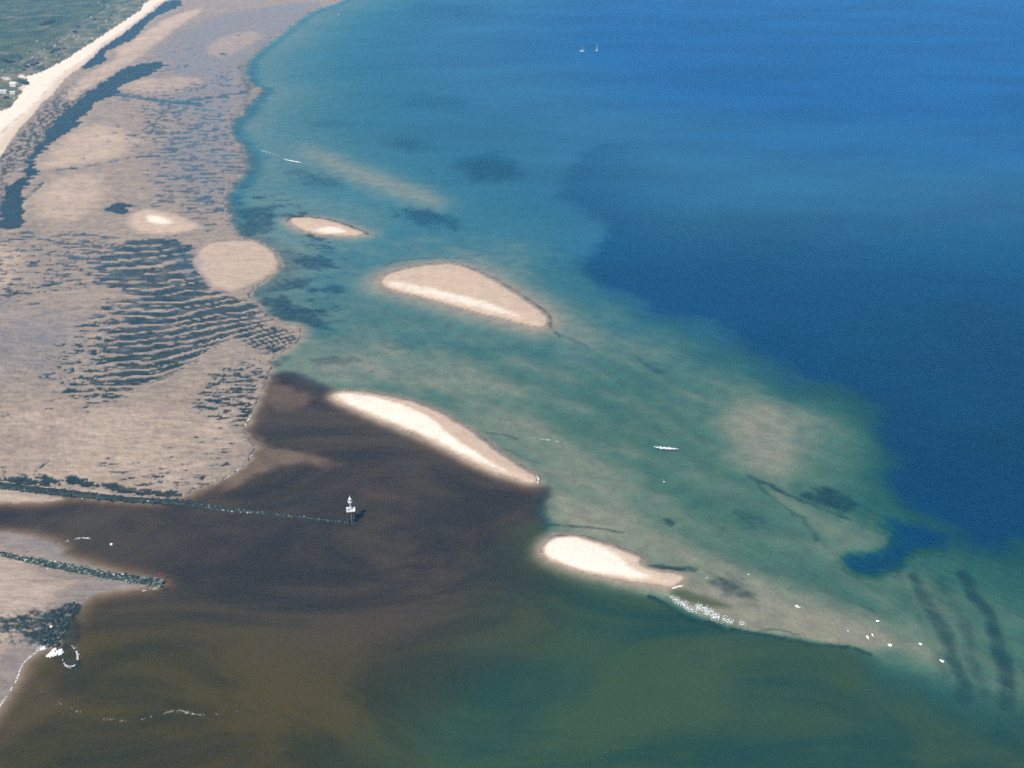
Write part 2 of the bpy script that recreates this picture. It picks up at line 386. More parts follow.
LINES = [
    ([(748, 473), (760, 478), (775, 485), (800, 497), (830, 508), (846, 515)], 0.7, 1.6, 0.9),
    ([(757, 478), (764, 490), (790, 505), (806, 519), (819, 536)], 0.5, 1.4, 0.7),
    ([(913, 574), (932, 608), (947, 631), (956, 655), (966, 679), (961, 691)], 1.0, 3.5, 0.75),
    ([(961, 622), (975, 646), (980, 667)], 0.6, 2.5, 0.6),
    ([(940, 572), (958, 605), (970, 640), (984, 690)], 0.8, 3.2, 0.55),
    ([(895, 572), (920, 612), (938, 645), (948, 672)], 0.6, 3.0, 0.4),
    ([(965, 570), (978, 591), (990, 612), (999, 638), (1006, 662), (1006, 679), (1004, 700)], 1.8, 3.0, 0.85),
    ([(992, 600), (1010, 640), (1030, 680)], 0.5, 2.0, 0.4),
    ([(650, 595), (658, 597), (668, 603), (680, 612), (700, 619), (715, 621), (724, 627)], 0.45, 0.9, 0.95),
    ([(730, 627), (760, 632), (790, 638), (815, 643), (850, 645), (872, 651)], 0.25, 0.8, 0.85),
    ([(760, 629), (780, 630), (800, 634)], 0.5, 1.0, 0.7),
    ([(545, 522), (580, 526), (625, 531)], 0.25, 1.1, 0.65),
    ([(487, 431), (505, 433), (518, 438)], 0.3, 1.0, 0.6),
    ([(505, 447), (520, 455), (540, 462)], 0.3, 1.0, 0.5),
    ([(470, 258), (440, 256), (400, 258), (385, 264)], 0.4, 2.4, 0.55),
    ([(555, 330), (575, 340), (592, 347)], 0.5, 2.0, 0.6),
    ([(500, 252), (470, 254), (445, 258)], 0.4, 2.2, 0.5),
    ([(300, 345), (340, 340), (420, 345), (480, 352)], 0.5, 3.0, 0.3),
    ([(330, 300), (360, 318), (400, 332), (450, 345)], 0.5, 3.0, 0.25),
    ([(640, 520), (700, 560), (760, 590), (800, 600)], 0.4, 2.0, 0.22),
    ([(700, 510), (760, 550), (820, 580), (850, 590)], 0.4, 2.0, 0.25),
    ([(730, 560), (790, 572), (830, 590)], 0.8, 3.0, 0.4),
]
for pts, w_, soft, amt in LINES:
    if w_ < 0.5:
        add_weed_or_dark(amt * lmask(pts, w_, soft * 1.2, 0.6, 0.7) * (0.75 + 0.25 * speck(4, 4, 63, -0.5, 0.2)))
    elif soft >= 2.5:
        add_weed_or_dark(amt * 0.85 * lmask(pts, w_ * 0.45, soft * 1.6, 2.5, 0.8) * np.clip(0.9 + 0.3 * fe3, 0, 1))
    else:
        add_weed_or_dark(amt * 0.8 * lmask(pts, w_ * 0.5, soft * 1.5, 2.0, 1.2) * np.clip(0.85 + 0.6 * feather, 0, 1))
# narrow dark lines along the seaward rims of the banks
RIMS = [([(286, 221), (290, 217.8), (298, 216.4), (312, 216.3), (330, 219), (345, 223.6), (358, 229), (368, 233.5)], 1.3, 1.6, 0.95),
        ([(385, 273.5), (403, 267.5), (426, 263.6), (440, 262.6)], 0.5, 1.6, 0.6),
        ([(452, 262), (474, 268), (494, 277.5), (514, 289.5), (531, 301), (545, 310), (552, 319), (549, 327), (560, 335)], 0.7, 1.5, 0.85),
        ([(379, 283), (386, 291), (406, 295), (440, 304), (500, 321), (545, 329)], 0.2, 1.4, 0.45),
        ([(329, 394), (336, 390), (354, 389.2), (380, 392.6), (410, 398.6), (432, 405.8)], 0.3, 1.0, 0.75),
        ([(432, 405.8), (448, 414), (466, 424.5), (484, 436.5), (498, 449.5), (516, 461), (533, 471.5), (541, 476.5), (540, 483)], 0.22, 0.9, 0.75),
        ([(548, 538.5), (556, 534.5), (574, 533.6), (591, 536.6), (610, 542.6), (627, 548.8), (641, 554.6), (643.5, 560)], 0.35, 0.6, 0.95)]
for pts, w_, soft, amt in RIMS:
    add_weed_or_dark(amt * 0.85 * lmask(pts, w_ * 0.7, soft, 0.0, 0.8) * (0.75 + 0.5 * wc))

# --- the tidal flat
inflat = sd_flat < 0
sx = 4.0 + 20 * (1 - near01); sy = 1.7 + 4.2 * (1 - near01)
st1 = fbm(X / 9.0, (Y - 0.10 * X) / 1.7, 71, 4, 0.75)            # fine ripples near
st2 = fbm(X / 18, (Y - 0.06 * X) / 6.0, 73, 4, 0.72)             # long streaks on the far flat
stm = fbm(X / 9, Y / 4.5, 75, 4, 0.6)
streak = near01 * (0.65 * st1 + 0.35 * stm) + (1 - near01) * (0.75 * st2 + 0.25 * stm)
big = fbm(X / 70, Y / 50, 77, 3)
streak = streak / streak.std()
level = 2.9 + 0.5 * big                      # in standard deviations of the ripple relief: 0 means half the ground is under water
def to_level(m, v):
    global level
    level = level * (1 - m) + v * m
to_level(mask([(70, 95), (150, 92), (245, 62), (250, 100), (230, 125), (245, 160), (240, 185), (225, 200), (230, 235), (150, 240), (130, 205), (160, 190), (150, 160), (110, 140), (150, 110)], 22, 10), 0.75)
to_level(0.8 * mask([(145, 60), (180, 40), (250, 55), (245, 75), (200, 70), (150, 80)], 18, 8), 1.0)
to_level(mask([(130, 112), (180, 100), (225, 112), (240, 150), (245, 170), (222, 200), (226, 232), (190, 215), (160, 190), (165, 150)], 16, 8), 0.22)
to_level(mask([(-60, 232), (60, 230), (125, 240), (150, 262), (120, 290), (60, 292), (0, 305), (-60, 305)], 9, 5), 0.62)
to_level(mask([(60, 232), (130, 242), (200, 248), (205, 275), (130, 290), (95, 280), (60, 255)], 7, 4), 0.05)
to_level(mask([(85, 300), (110, 305), (130, 330), (130, 380), (95, 402), (50, 405), (40, 370), (70, 330)], 14, 6), 0.95)
to_level(mask([(112, 300), (140, 292), (200, 288), (250, 290), (278, 322), (255, 332), (222, 345), (205, 362), (170, 380), (120, 398), (92, 402), (84, 385), (105, 350), (112, 325)], 15, 5), -0.30)
to_level(mask([(112, 246), (140, 237), (180, 240), (197, 248), (190, 262), (205, 276), (216, 290), (170, 304), (110, 287), (96, 272)], 6, 4), -0.75)
to_level(mask([(235, 328), (300, 326), (298, 346), (270, 358), (240, 345)], 4, 2), 0.15)
to_level(mask([(215, 364), (270, 354), (264, 395), (248, 432), (215, 425), (185, 400)], 7, 4), 0.30)
to_level(0.85 * mask([(203, 354), (225, 344), (248, 346), (240, 360), (215, 370)], 4, 2), 1.8)
to_level(0.7 * mask([(190, 430), (245, 432), (250, 450), (225, 478), (185, 485), (190, 455)], 6, 4), 1.15)
to_level(0.8 * mask([(90, 458), (180, 468), (220, 480), (185, 493), (120, 485)], 4, 3), 0.8)
to_level(0.9 * mask([(8, 232), (60, 230), (125, 236), (120, 244), (30, 244), (0, 240)], 6, 3), 0.3)
# ridges and runnels left by the ebb
g = np.maximum(U - 148, 0)
k_ = 0.75 + 1.5 * sstep(300, 385, V)
phase = (V + k_ * (0.11 * g + 0.0008 * g * g) - 0.03 * np.maximum(140 - U, 0) + 4.6 * fbm(X / 48, Y / 24, 81, 3) + 0.9 * fbm(X / 14, Y / 6, 83, 3)) / 7.4
fr = np.abs((phase % 1.0) - 0.5) * 2
ph2 = (phase * 2.07 + 0.3 + 0.5 * fbm(X / 22, Y / 12, 85, 2))
fr2 = np.abs((ph2 % 1.0) - 0.5) * 2
amp = 0.85 + 0.35 * fbm(X / 40, Y / 9, 89, 3)
ridges = amp * 0.46 * sstep(0.55, 0.97, fr) + 0.30 * sstep(0.55, 1.0, fr2) * sstep(-0.3, 0.5, fbm(X / 26, Y / 10, 87, 2)) - 0.13
rz = mask([(80, 292), (100, 262), (130, 242), (195, 246), (205, 272), (245, 288), (280, 320), (300, 330), (296, 350), (255, 348), (215, 366), (150, 395), (90, 410), (60, 395), (70, 330)], 9, 3)
fh = 0.2 * (level + (1.0 - 0.72 * rz * sstep(85, 140, U)) * streak) + rz * ridges
raw_streak = streak
POOLS = [([(118, 246), (140, 238.5), (165, 239.5), (190, 246), (194, 250), (185, 256), (170, 257), (150, 254), (130, 252)], 1.8, 3, 0.62),
         ([(104, 279), (118, 273), (144, 269), (170, 269), (176, 276), (160, 284), (137, 288), (117, 284)], 2.5, 4.0, 0.55),
         ([(160, 291), (188, 280), (211, 289), (199, 295), (160, 301)], 2.0, 2.5, 0.5),
         ([(183, 265), (190, 265), (200, 272), (201, 276), (190, 271)], 0.8, 0.5, 1.0),
         ([(105, 207), (114, 203.5), (127, 204), (130, 208), (122, 217), (114, 212)], 2.5, 2.0, 1.0),
         ([(7, 477.5), (25, 477), (40, 481), (30, 482), (12, 480)], 0.5, 0.4, 1.0),
         ([(33, 476.5), (48, 477), (63, 482), (58, 484), (42, 481)], 0.5, 0.4, 1.0),
         ([(66, 478), (75, 477), (90, 482), (101, 486), (92, 487.5), (74, 484)], 0.5, 0.4, 1.0),
         ([(104, 482), (120, 486), (150, 490), (180, 493), (178, 496), (150, 494.5), (118, 491), (104, 487)], 0.5, 0.5, 0.9),
         ([(0, 478.5), (15, 480), (60, 487), (0, 482), (-60, 476), (-60, 472)], 0.4, 0.3, 0.9)]
R1 = [(81, 69), (92, 59), (105, 47), (117, 38.5), (137, 24.5), (152, 13), (163, 5), (170, 1), (184, 0), (176, 8), (160, 13), (148, 20), (141, 31), (133, 38), (117, 46), (106, 50), (100, 56), (105, 60), (92, 67)]
R2 = [(43, 142), (53, 128), (64, 117), (72, 105), (88, 96), (105, 82), (117, 74), (129, 67), (150, 63), (167, 62.5), (156, 70), (137, 79), (117, 85), (115, 93), (88, 106), (84, 116), (66, 132), (53, 138),
      (40, 152), (29, 165), (35, 172), (25, 181), (20, 192), (18, 208), (19, 226), (12, 228), (4, 226), (4, 208), (8, 192), (19, 181), (29, 174), (27, 167), (34, 153)]
POOLS += [(R1, 2.0, 2, 1.0), (R2, 2.5, 3.0, 1.0)]
pool = np.zeros_like(X)
for pts, soft, wp, amt in POOLS:
    P_ = chaikin(W(pts), 2); gr_ = 1.0 if len(pts) < 16 else 3.5
    pool = np.maximum(pool, amt * sstep(soft, -soft, sdf(P_, *warped(wp * 1.5, wp * 0.6), pad=60) - gr_ + (0.8 + 0.1 * soft) * raw_streak))
fh = fh * (1 - pool) + (-0.20 + 0.07 * raw_streak) * pool
fh += rz * sstep(310, 285, V) * (0.42 * sstep(0.70, 1.0, fr) * sstep(-0.6, 0.3, fbm(X / 20, Y / 8, 125, 2)) + 0.05)
GUL = [([(36, 171), (60, 170), (90, 166), (130, 158), (160, 155)], 1.0, 5, 0.6), ([(20, 206), (33, 192), (42, 183)], 1.0, 2.5, 0.5), ([(115, 95), (140, 98), (175, 102), (200, 105)], 1.5, 6, 0.6),
       ([(175, 103), (210, 98), (245, 92)], 1.5, 6, 0.6), ([(26, 304), (45, 303.5), (60, 303)], 0.2, 0.8, 0.55), ([(46, 462), (38, 469), (33, 474)], 0.2, 0.9, 0.5), ([(8, 469), (4, 474)], 0.2, 0.7, 0.45)]
for pts, w_, soft, amt in GUL:
    fh -= 1.1 * amt * lmask(pts, w_, soft, 4.0, 1.0)
# small dashes on the firm sand
dash = fbm(X / 5.0, (Y - 0.35 * X) / 1.8, 91, 3)
fh -= near01 * 0.20 * sstep(0.46, 0.8, dash) * sstep(0.0, 0.5, 0.5 - np.abs(big))
# dry mounds on the flat
m1 = sstep(4, -10, sd_f1); m2 = sstep(1.5, -4, sd_f2)
fh = fh * (1 - np.maximum(m1, m2)) + (0.75 + 0.3 * np.maximum(m1, m2)) * np.maximum(m1, m2)
dry = np.maximum(dry, 0.48 * m1 + 0.58 * sstep(4, -8, sdf(chaikin(W([(143, 218), (150, 215), (166, 218), (176, 224), (165, 226.5), (148, 225)]), 2), X, Y, 40)))
dry = np.maximum(dry, 0.36 * m2)
edge_t = sstep(0.0, 2.0, -sd_flat)
fh = fh * edge_t + (-0.05 + 0.1 * edge_t) * (1 - edge_t)
inb = (~inflat)
h = np.where(inflat, fh, h)
flatw = inflat.astype(float)
add_weed_or_dark(flatw * np.maximum(np.clip(0.9 + 0.45 * fbm(X / 16, Y / 9, 127, 3), 0.5, 1.0), pool) * np.maximum((0.66 + 0.34 * np.maximum(near01, pool)) * sstep(0.21, -0.13, fh), 0.0) * (1 - np.maximum(m1, m2)))
sheen = mask([(150, 50), (190, 25), (245, 10), (330, 0), (300, 25), (250, 60), (240, 120), (245, 170), (225, 200), (180, 200), (160, 160), (190, 120), (150, 95), (170, 70)], 30, 10)
sheen = np.maximum(sheen, 0.8 * mask([(-60, 300), (60, 305), (90, 330), (60, 390), (0, 380), (-60, 370)], 14, 6))
sheen = np.maximum(sheen, 0.9 * mask([(172, 254), (190, 246), (200, 256), (204, 272), (214, 288), (200, 284), (180, 272)], 2, 1))
wet = np.where(inflat, np.clip(0.30 * sstep(0.5, 0.0, fh) + 0.22 * sstep(0.3, -1.2, raw_streak) + 0.80 * sheen * (0.8 + 0.5 * big) + 0.10, 0, 1) * (1 - 0.8 * dry), wet)
damp = fbm(X / 40, Y / 30, 93, 4)
dry = np.where(inflat, np.maximum(dry, 0.24 * near01 * sstep(-0.2, 0.9, damp + 1.2 * np.exp(-((U - 110) / 90) ** 2 - ((V - 455) / 35) ** 2))), dry)
tanbar = np.maximum(mask([(62, 98), (75, 82), (98, 68), (120, 58), (112, 50), (135, 40), (165, 18), (205, 6), (200, 14), (175, 30), (150, 50), (120, 72), (90, 88), (70, 104)], 8, 4),
                    0.9 * mask([(35, 168), (60, 140), (90, 122), (130, 128), (140, 150), (100, 162), (60, 170)], 16, 6))
tanbar = np.maximum(tanbar, 0.8 * mask([(28, 200), (50, 180), (100, 170), (110, 195), (80, 222), (40, 222)], 14, 6))
tanbar = np.maximum(tanbar, 0.8 * mask([(118, 86), (160, 76), (215, 78), (190, 92), (140, 94)], 12, 5))
tanbar = np.maximum(tanbar, 0.7 * mask([(210, 40), (250, 30), (270, 36), (230, 58), (205, 58)], 12, 5))
tanbar = np.maximum(tanbar, 0.7 * mask([(-60, 245), (0, 240), (25, 250), (20, 290), (-60, 300)], 7, 4))
dry = np.where(inflat, np.maximum(dry, np.maximum(0.33 * tanbar * (1 + 0.5 * damp), 0.16 * rz * sstep(0.6, 1.0, fr))), dry)
wet = np.where(inflat, wet * (1 - 0.7 * tanbar), wet)
# stony, weedy foreshore under the beach
fore = mask([(4, 152), (20, 131), (45, 106), (64, 87), (82, 79), (96, 70), (125, 62), (150, 45), (170, 28), (150, 48), (120, 70), (92, 92), (72, 108), (56, 124), (42, 142), (30, 162), (10, 176), (-40, 215), (-40, 180)], 7, 4)
add_weed_or_dark(0.75 * fore * flatw * speck(5, 7, 95, -0.45, 0.25) * (1 - 0.6 * tanbar))
fore2 = mask([(-60, 185), (0, 180), (12, 184), (5, 200), (3, 228), (-60, 232)], 4, 2)
add_weed_or_dark(0.65 * fore2 * flatw * speck(4, 4, 97, -0.45, 0.3))
# --- beach and dunes
inbeach = sd_beach < 0
d_top = ldist(bt, X, Y, 400); d_low = ldist(bl, X, Y, 400)
tb = d_low / (d_low + d_top + 1e-6)
bh = 0.9 + 2.6 * tb + 0.12 * fbm(X / 12, Y / 12, 101, 3)
h = np.where(inbeach, bh, h)
track = np.exp(-((tb - 0.30) / 0.06) ** 2) * sstep(-0.3, 0.4, fbm(X / 20, Y / 40, 103, 3))
dry = np.where(inbeach, np.clip(1.0 - 0.30 * sstep(0.45, 0.1, tb) - 0.25 * track, 0, 1), dry)
wet = np.where(inbeach, 0.0, wet); weed = np.where(inbeach, 0.25 * sstep(0.06, 0.0, tb), weed)
ingrass = (sd_grass < 0) & ~inbeach
gd = np.maximum(-sd_grass, 0)
dune = fbm(X / 28, Y / 40, 105, 4)
gh = 3.5 + 1.2 * sstep(0, 14, gd) + sstep(4, 40, gd) * (2.0 * dune * np.exp(-gd / 160) + 0.5)
h = np.where(ingrass, gh, h)
bare = 0.8 * sstep(0.48, 0.95, fbm(X / 6, Y / 14, 107, 3) + 0.22 * np.exp(-gd / 60) - 0.30 * sstep(70, 180, gd))
PATHS = [[(0, 75), (20, 70), (40, 56), (62, 46), (75, 35)], [(84, 25), (95, 20), (104, 15), (109, 8)], [(104, 28), (112, 20), (125, 11)], [(72, 38), (84, 44), (96, 50)]]
for p in PATHS:
    bare = np.maximum(bare, 0.50 * lmask(p, 0.4, 2.2, 4.0, 1.5) * sstep(-0.3, 0.45, fbm(X / 9, Y / 16, 129, 3)))
bare = np.maximum(bare, mask([(18, 80), (22, 77.5), (27, 79.5), (26, 82), (20, 81.5)], 1.2, 0.3))
bare = np.maximum(bare, 0.9 * mask([(22, 89), (28, 87), (30, 92), (26, 94), (17, 92)], 1.5, 0.5))
bare = np.maximum(bare, 0.8 * mask([(0, 82), (10, 81), (12, 84.5), (4, 83.6)], 1.5, 0.5))
scrub = np.zeros_like(X)
for p_ in ([(-10, 58), (8, 60), (22, 57), (26, 62), (12, 67), (-10, 67)], [(20, 70), (30, 63), (42, 60), (44, 66), (32, 71), (22, 73)], [(44, 53), (55, 48), (64, 46), (62, 51), (52, 55)], [(40, 27), (50, 21), (58, 19), (56, 24), (46, 27)]):
    scrub = np.maximum(scrub, mask(p_, 8, 5, 2))
grass = np.where(ingrass, (1 - bare) * (1 - 0.28 * sstep(90, 15, gd) * sstep(-0.4, 0.5, fbm(X / 20, Y / 30, 109, 3))), 0.0)
dry = np.where(ingrass, 0.55 + 0.3 * bare, dry)
wet = np.where(ingrass, 0, wet); weed = np.where(ingrass, 0, weed); algae = np.where(ingrass, 0, algae)
scrub = scrub * ingrass
# --- south beach and the strand inside the north jetty
insb = sd_sb < 0
sh = 0.12 + 0.9 * sstep(0, -22, sd_sb) + 0.05 * fbm(X / 5, Y / 3, 111, 3)
ROCKS = [(-60, 622), (0, 623), (20, 620), (35, 614), (60, 608), (73, 602), (82, 606), (74, 616), (69, 626), (63, 637), (58, 648), (45, 648), (38, 641), (25, 635), (10, 633), (0, 633), (-60, 636)]
rk = mask(ROCKS, 2.4, 1.5, 2.0) * sstep(-0.55, 0.1, fbm(X / 6, (Y + 0.2 * X) / 2.2, 119, 4, 0.6))
rk2 = mask([(-60, 618), (0, 616), (40, 606), (75, 600), (70, 625), (50, 650), (20, 648), (-60, 645)], 2.5, 1.0, 0.6)
rkn = sstep(-0.15, 0.25, fbm(X / 2.6, (Y + 0.3 * X) / 1.4, 113, 4, 0.6))
rocky = np.clip(rk * (0.75 + 0.4 * rkn) + 0.9 * rk2 * rkn * (1 - rk) * 0.6, 0, 1)
sh = sh + rocky * (0.25 * fbm(X / 1.5, Y / 1.3, 115, 3) - 0.12)
h = np.where(insb, np.maximum(sh, np.where(rk2 > 0.1, -0.3, 0.05)), h)
dry = np.where(insb, 0.30 * sstep(0.25, 0.9, sh), dry)
wet = np.where(insb, 0.35 + 0.4 * sstep(0.6, 0.1, sh), wet)
weed = np.where(insb, np.maximum(rocky, 0.6 * sstep(0.3, 0.6, fbm(X / 5, Y / 2, 117, 3)) * mask([(-60, 578), (0, 578), (14, 585), (10, 605), (-60, 605)], 3, 1)), weed)
inns = sd_ns < 0
h = np.where(inns & ~inflat, 0.08 + 0.4 * sstep(0, -4, sd_ns), h)
dry = np.where(inns, 0.35, dry); wet = np.where(inns, 0.4, wet)
# --- the banks
CORE = {'S1': [(318, 229), (335, 227), (352, 233), (330, 234.5), (312, 232)],
        'S2': [(384, 280), (420, 286), (470, 297), (505, 309), (530, 321), (505, 316.5), (450, 303), (405, 291), (388, 287)],
        'S3': [(333, 396), (345, 393), (380, 398), (415, 409), (438, 424), (446, 433), (462, 443), (490, 462), (515, 475), (500, 472), (470, 459), (430, 439), (395, 424), (355, 408)],
        'S4': [(542, 549), (552, 538), (580, 537), (612, 550), (628, 566), (640, 573), (655, 578), (640, 580), (610, 576), (570, 567), (548, 557)]}
CW = {'S1': (4, -3.5, 0.75), 'S2': (4.5, -5.0, 0.70), 'S3': (2.0, -3.0, 0.95), 'S4': (1.6, -3.0, 0.95)}
zone_bar = {}
for k in BARS:
    s = sd_bar[k]; i_ = s < 0
    bhh = 0.02 + 0.85 * (1 - np.exp(np.minimum(s, 0) / 5.0)) + 0.04 * fbm(X / 6, Y / 6, 121, 3) * sstep(0, -3, s)
    h = np.where(i_, bhh, h)
    o, i2, a = CW[k]
    core = a * sstep(o, i2, sdf(chaikin(W(CORE[k]), 2), *warped(0.8, 0.4), pad=60))
    base = {'S1': 0.48, 'S2': 0.42, 'S3': 0.45, 'S4': 0.62}[k]
    band = 0.10 * fbm(X / 9, Y / 5, 123, 4, 0.6)
    dry = np.where(i_, np.clip((base + band) * sstep(0.0, -2.2, s + 0.6 * wc) + (1 - base) * core * (1 + 1.2 * band), 0, 1), dry)
    wet = np.where(i_, 0.5 * sstep(-1.8, 0.0, s), wet)
    weed = np.where(i_, weed * sstep(-1.0, -0.1, s), weed)
    zone_bar[k] = s < 3.0
algae = np.maximum(algae, 0.8 * mask([(668, 588), (685, 588), (705, 596), (728, 602), (735, 608), (705, 606), (680, 600)], 2, 1, 0.4))

# ------------------------------------------------------------------ materials
def new_mat(name):
    m = bpy.data.materials.new(name); m.use_nodes = True
    nt = m.node_tree; nt.nodes.clear()
    o = nt.nodes.new('ShaderNodeOutputMaterial')
    return m, nt, o

class NB:
    def __init__(s, nt): s.nt = nt
    def n(s, t, **kw):
        x = s.nt.nodes.new('ShaderNode' + t)
        for k, v in kw.items(): setattr(x, k, v)
        return x
    def set(s, sock, v):
        if hasattr(v, 'is_output') or isinstance(v, bpy.types.NodeSocket): s.nt.links.new(v, sock)
        else: sock.default_value = v
    def math(s, op, a, b=None, c=None, clamp=False):
        x = s.n('Math', operation=op, use_clamp=clamp)
        s.set(x.inputs[0], a)
        if b is not None: s.set(x.inputs[1], b)
        if c is not None: s.set(x.inputs[2], c)
        return x.outputs[0]
    def vmath(s, op, a, b=None):
        x = s.n('VectorMath', operation=op)
        s.set(x.inputs[0], a)
        if b is not None:
            s.set(x.inputs[1] if op != 'SCALE' else x.inputs[3], b)
        return x.outputs[0]
    def mix(s, f, a, b, blend='MIX'):
        x = s.n('Mix', data_type='RGBA', blend_type=blend)
        s.set(x.inputs[0], f); s.set(x.inputs[6], a); s.set(x.inputs[7], b)
        return x.outputs[2]
    def attr(s, name):
        x = s.n('Attribute'); x.attribute_name = name
        return x.outputs['Fac']
    def noise(s, vec, scale, detail=3.0, rough=0.55):
        x = s.n('TexNoise'); s.set(x.inputs['Vector'], vec)
        x.inputs['Scale'].default_value = scale; x.inputs['Detail'].default_value = detail; x.inputs['Roughness'].default_value = rough
        return x.outputs[0]
    def ramp(s, f, lo, hi, a=0.0, b=1.0):
        x = s.n('MapRange'); x.interpolation_type = 'SMOOTHSTEP'
        s.set(x.inputs[0], f); x.inputs[1].default_value = lo; x.inputs[2].default_value = hi; x.inputs[3].default_value = a; x.inputs[4].default_value = b
        return x.outputs[0]
def C(r, g, b): return (r, g, b, 1.0)

def ground_material():
    m, nt, o = new_mat('ground')
    b = NB(nt)
    pos = b.n('NewGeometry').outputs['Position']
    dryA, wetA, weedA, grassA, algA = (b.attr(k) for k in ('dry', 'wet', 'weed', 'grass', 'algae'))
    nf = b.noise(pos, 0.9, 4, 0.65); nm = b.noise(pos, 0.12, 4, 0.6); nl = b.noise(pos, 0.02, 4, 0.6)
    damp = b.mix(b.ramp(nm, 0.3, 0.7), C(0.285, 0.222, 0.164), C(0.375, 0.294, 0.212))
    dry_c = b.mix(b.ramp(nm, 0.3, 0.7), C(0.82, 0.73, 0.60), C(0.88, 0.80, 0.68))
    tan_c = b.mix(b.ramp(nm, 0.3, 0.7), C(0.53, 0.395, 0.285), C(0.60, 0.455, 0.335))
    sand = b.mix(b.ramp(dryA, 0.0, 0.5), damp, tan_c)
    sand = b.mix(b.ramp(dryA, 0.5, 1.0), sand, dry_c)
    sand = b.mix(b.math('MULTIPLY', wetA, 0.6), sand, C(0.170, 0.168, 0.185))  # wet sand darkens; the bluish cast paints in sky reflection
    grain = b.ramp(nf, 0.25, 0.75, 0.86, 1.12)
    sand = b.vmath('SCALE', sand, grain)
    mr = b.n('Mapping'); nt.links.new(pos, mr.inputs[0]); mr.inputs['Scale'].default_value = (0.10, 0.42, 1.0); mr.inputs['Rotation'].default_value = (0, 0, R(5))
    rip = b.n('TexNoise'); nt.links.new(mr.outputs[0], rip.inputs['Vector']); rip.inputs['Scale'].default_value = 1.0; rip.inputs['Detail'].default_value = 6.0; rip.inputs['Roughness'].default_value = 0.72; rip.inputs['Distortion'].default_value = 0.6
    rip_t = b.ramp(rip.outputs[0], 0.30, 0.64, 0.76, 1.10)
    sand = b.mix(b.ramp(wetA, 0.02, 0.2), sand, b.vmath('SCALE', sand, rip_t))
    nw = b.noise(pos, 0.5, 3, 0.6)
    weed_c = b.mix(b.ramp(b.noise(pos, 0.06, 4, 0.6), 0.35, 0.7), b.mix(b.ramp(nw, 0.35, 0.65), C(0.007, 0.021, 0.019), C(0.020, 0.042, 0.035)), C(0.034, 0.050, 0.044))
    ms = b.n('Mapping'); nt.links.new(pos, ms.inputs[0]); ms.inputs['Scale'].default_value = (0.22, 0.75, 1.0)
    fine = b.math('MULTIPLY_ADD', b.math('SUBTRACT', b.noise(ms.outputs[0], 1.0, 4, 0.7), 0.5), b.ramp(wetA, 0.0, 0.12, 0.25, 1.0), 0.5)
    weedA = b.ramp(b.math('ADD', weedA, b.math('MULTIPLY', b.math('SUBTRACT', fine, 0.5), b.math('MULTIPLY', 1.1, b.ramp(weedA, 0.03, 0.4)))), 0.08, 0.92)
    col = b.mix(weedA, sand, weed_c)  # weed mask also holds the narrow dark lines along the bank rims
    col = b.mix(algA, col, C(0.07, 0.075, 0.012))
    g1 = b.mix(b.ramp(nl, 0.35, 0.65), C(0.050, 0.085, 0.030), C(0.085, 0.115, 0.045))
    mp = b.n('Mapping'); nt.links.new(pos, mp.inputs[0]); mp.inputs['Rotation'].default_value = (0, 0, R(-28)); mp.inputs['Scale'].default_value = (1.0, 0.35, 1.0)
    ng = b.noise(mp.outputs[0], 0.05, 6, 0.7)
    g2 = b.mix(b.ramp(ng, 0.42, 0.62), g1, C(0.030, 0.058, 0.026))
    g3 = b.mix(b.ramp(b.noise(pos, 0.016, 5, 0.6), 0.56, 0.70), g2, C(0.17, 0.15, 0.09))
    g3 = b.vmath('SCALE', g3, b.ramp(b.noise(pos, 0.35, 4, 0.7), 0.3, 0.7, 0.7, 1.35))
    g3 = b.mix(b.math('MULTIPLY', b.attr('scrub'), b.ramp(b.noise(pos, 0.12, 4, 0.7), 0.35, 0.55)), g3, C(0.018, 0.036, 0.018))
    col = b.mix(grassA, col, g3)
    p = b.n('BsdfPrincipled')
    nt.links.new(col, p.inputs['Base Color'])
    rough = b.math('SUBTRACT', 0.95, b.math('MULTIPLY', wetA, 0.62))
    nt.links.new(rough, p.inputs['Roughness'])
    p.inputs['Specular IOR Level'].default_value = 0.35
    bp = b.n('Bump'); bp.inputs['Strength'].default_value = 0.5; bp.inputs['Distance'].default_value = 0.25
    nt.links.new(b.math('ADD', b.noise(pos, 0.7, 5, 0.65), b.math('MULTIPLY', fine, 2.0)), bp.inputs['Height'])
    nt.links.new(bp.outputs[0], p.inputs['Normal'])
    nt.links.new(p.outputs[0], o.inputs[0])
    return m

